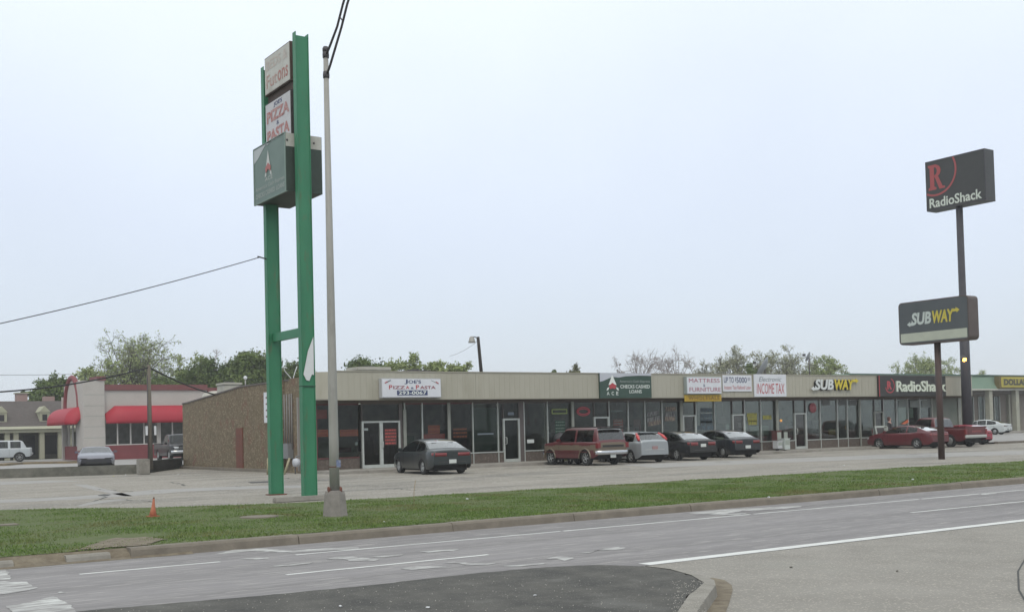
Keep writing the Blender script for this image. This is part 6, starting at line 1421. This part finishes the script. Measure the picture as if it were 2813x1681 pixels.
    pal = {'dense': 'deep', 'sparse': 'fresh', 'bare': 'bud'}[kind]
    quads('crown', Q.reshape(-1, 3), m=leafs[S_leaf or pal], parent=root)
    return root
S_leaf = None
tree(366, 922, 262, 125, 'big spreading half-leafed tree rising behind the restaurant roof', 'sparse', crown_h=10.0, nclump=120, leaves=10500, ls=.21, twigs=6, seed=1, tw=.02, wb_a=.2)
tree(265, 992, 130, 122, 'thin leafed tree behind the restaurant corner, left of the biggest tree', 'sparse', crown_h=6.0, nclump=26, leaves=4200, ls=.24, seed=2, tw=.02)
tree(520, 985, 130, 128, 'thinly leafed tree between the biggest tree and the dense dark trees', 'sparse', crown_h=6, nclump=24, leaves=3200, ls=.24, seed=3, tw=.02)
tree(150, 1043, 110, 118, 'dense dark green tree above the house roof', 'dense', nclump=34, leaves=16000, ls=.28, seed=4, ground=-3, lowz=0)
tree(93, 1078, 60, 120, 'low dense bush-like tree right of the house chimney', 'dense', nclump=18, leaves=7000, ls=.26, seed=5)
tree(205, 1065, 90, 130, 'dark tree seen just beside the restaurant arch', 'dense', nclump=20, leaves=8000, ls=.28, seed=25)
tree(450, 1040, 120, 112, 'low dense tree peeking over the maroon parapet', 'dense', nclump=24, leaves=9000, ls=.25, seed=6)
tree(560, 1012, 150, 104, 'dense green tree above the end of the maroon parapet', 'dense', nclump=36, leaves=20000, ls=.24, seed=7)
tree(640, 997, 130, 102, 'dense dark green tree left of the green columns', 'dense', nclump=36, leaves=20000, ls=.24, seed=8)
tree(708, 980, 120, 100, 'tallest dense dark green tree, touching the far green column', 'dense', nclump=36, leaves=20000, ls=.24, seed=9)
tree(787, 993, 120, 100, 'dense dark green tree seen between the two green columns', 'dense', nclump=32, leaves=17000, ls=.24, seed=10)
S_leaf = 'bud'
tree(610, 968, 90, 170, 'pale bare tree far behind the dense dark trees, right one', 'bare', crown_h=9, nclump=18, leaves=300, ls=.12, seed=11, bark='p', tw=.03)
tree(548, 975, 90, 172, 'pale bare tree far behind the dense dark trees, left one', 'bare', crown_h=9, nclump=18, leaves=300, ls=.12, seed=12, bark='p', tw=.03)
S_leaf = None
tree(1008, 998, 130, 85, 'rounded dense tree behind the beige rooftop air conditioner', 'dense', nclump=30, leaves=14000, ls=.20, seed=13, crown_h=3)
tree(1105, 986, 112, 88, 'small leafy tree above the pizza shop sign', 'sparse', nclump=26, leaves=6750, ls=.19, seed=14, crown_h=3.6)
tree(1165, 992, 112, 88, 'small bushy tree second from the left above the cream fascia', 'sparse', nclump=30, leaves=9750, ls=.20, seed=15, crown_h=3.2)
tree(1232, 981, 106, 88, 'small open tree between the pizza sign and the roof floodlight', 'sparse', nclump=26, leaves=7500, ls=.19, seed=16, crown_h=3.6)
tree(1522, 1013, 36, 90, 'tiny green treetop just showing over the fascia', 'dense', nclump=10, leaves=1600, ls=.17, seed=17, crown_h=1.6)
S_leaf = 'olive'
tree(1583, 1001, 50, 90, 'small olive treetop left of the check cashing sign', 'dense', nclump=12, leaves=1100, ls=.22, seed=18, crown_h=2.2)
S_leaf = 'bud'
tree(1752, 958, 135, 95, 'bare grey tree above the check cashing sign, the taller', 'bare', crown_h=6, nclump=34, leaves=900, ls=.10, seed=19, bark='p', tw=.017)
tree(1845, 966, 120, 95, 'bare grey tree between the check cashing and mattress signs', 'bare', crown_h=5.5, nclump=28, leaves=800, ls=.10, seed=20, bark='p', tw=.017)
tree(1700, 1000, 50, 96, 'low bare tree left of the taller bare tree', 'bare', crown_h=4, nclump=14, leaves=500, ls=.10, seed=26, bark='p', tw=.016)
S_leaf = 'pale'
tree(1932, 980, 87, 95, 'slender thin-leafed tree above the mattress sign', 'sparse', crown_h=4.5, nclump=18, leaves=1080, ls=.15, seed=21, tw=.016)
tree(2012, 951, 118, 92, 'tall pale-leafed tree above the loan amount board', 'sparse', crown_h=6, nclump=34, leaves=3240, ls=.17, seed=22, tw=.017)
tree(2085, 968, 100, 93, 'pale-leafed tree left of the large satellite dish', 'sparse', crown_h=5, nclump=26, leaves=2700, ls=.17, seed=27, tw=.017)
tree(2165, 966, 137, 94, 'pale-leafed tree right of the large satellite dish', 'sparse', crown_h=5, nclump=34, leaves=4320, ls=.18, seed=23, tw=.017)
S_leaf = None
tree(2262, 986, 112, 94, 'greener tree above the raised sandwich shop letters', 'sparse', crown_h=4, nclump=30, leaves=7800, ls=.2, seed=24)
tree(2548, 981, 137, 105, 'leafy treetop above the black shop sign', 'sparse', crown_h=5, nclump=32, leaves=9750, ls=.21, seed=28)
tree(2060, 1005, 60, 90, 'low green treetop left of the income tax board', 'dense', crown_h=2.4, nclump=14, leaves=4500, ls=.18, seed=29)
tree(2690, 1024, 60, 140, 'faint low treetop over the green fascia', 'sparse', crown_h=4, nclump=12, leaves=1500, ls=.22, seed=30)

# ================================================================== LENS VEIL: thin haze box added to lift the blacks
hm = bpy.data.materials.new('veil_air'); hm.use_nodes = True; t = hm.node_tree; t.nodes.clear(); o_ = N(t, 'ShaderNodeOutputMaterial'); pv_ = N(t, 'ShaderNodeVolumePrincipled')
pv_.inputs['Color'].default_value = (.98, .98, .98, 1); pv_.inputs['Density'].default_value = .0008; pv_.inputs['Anisotropy'].default_value = .2
t.links.new(pv_.outputs[0], o_.inputs['Volume'])
tag(MB().box((-302, -122, -1.4), (422, 422, 26)).build('veil_haze', hm), kind='stuff')
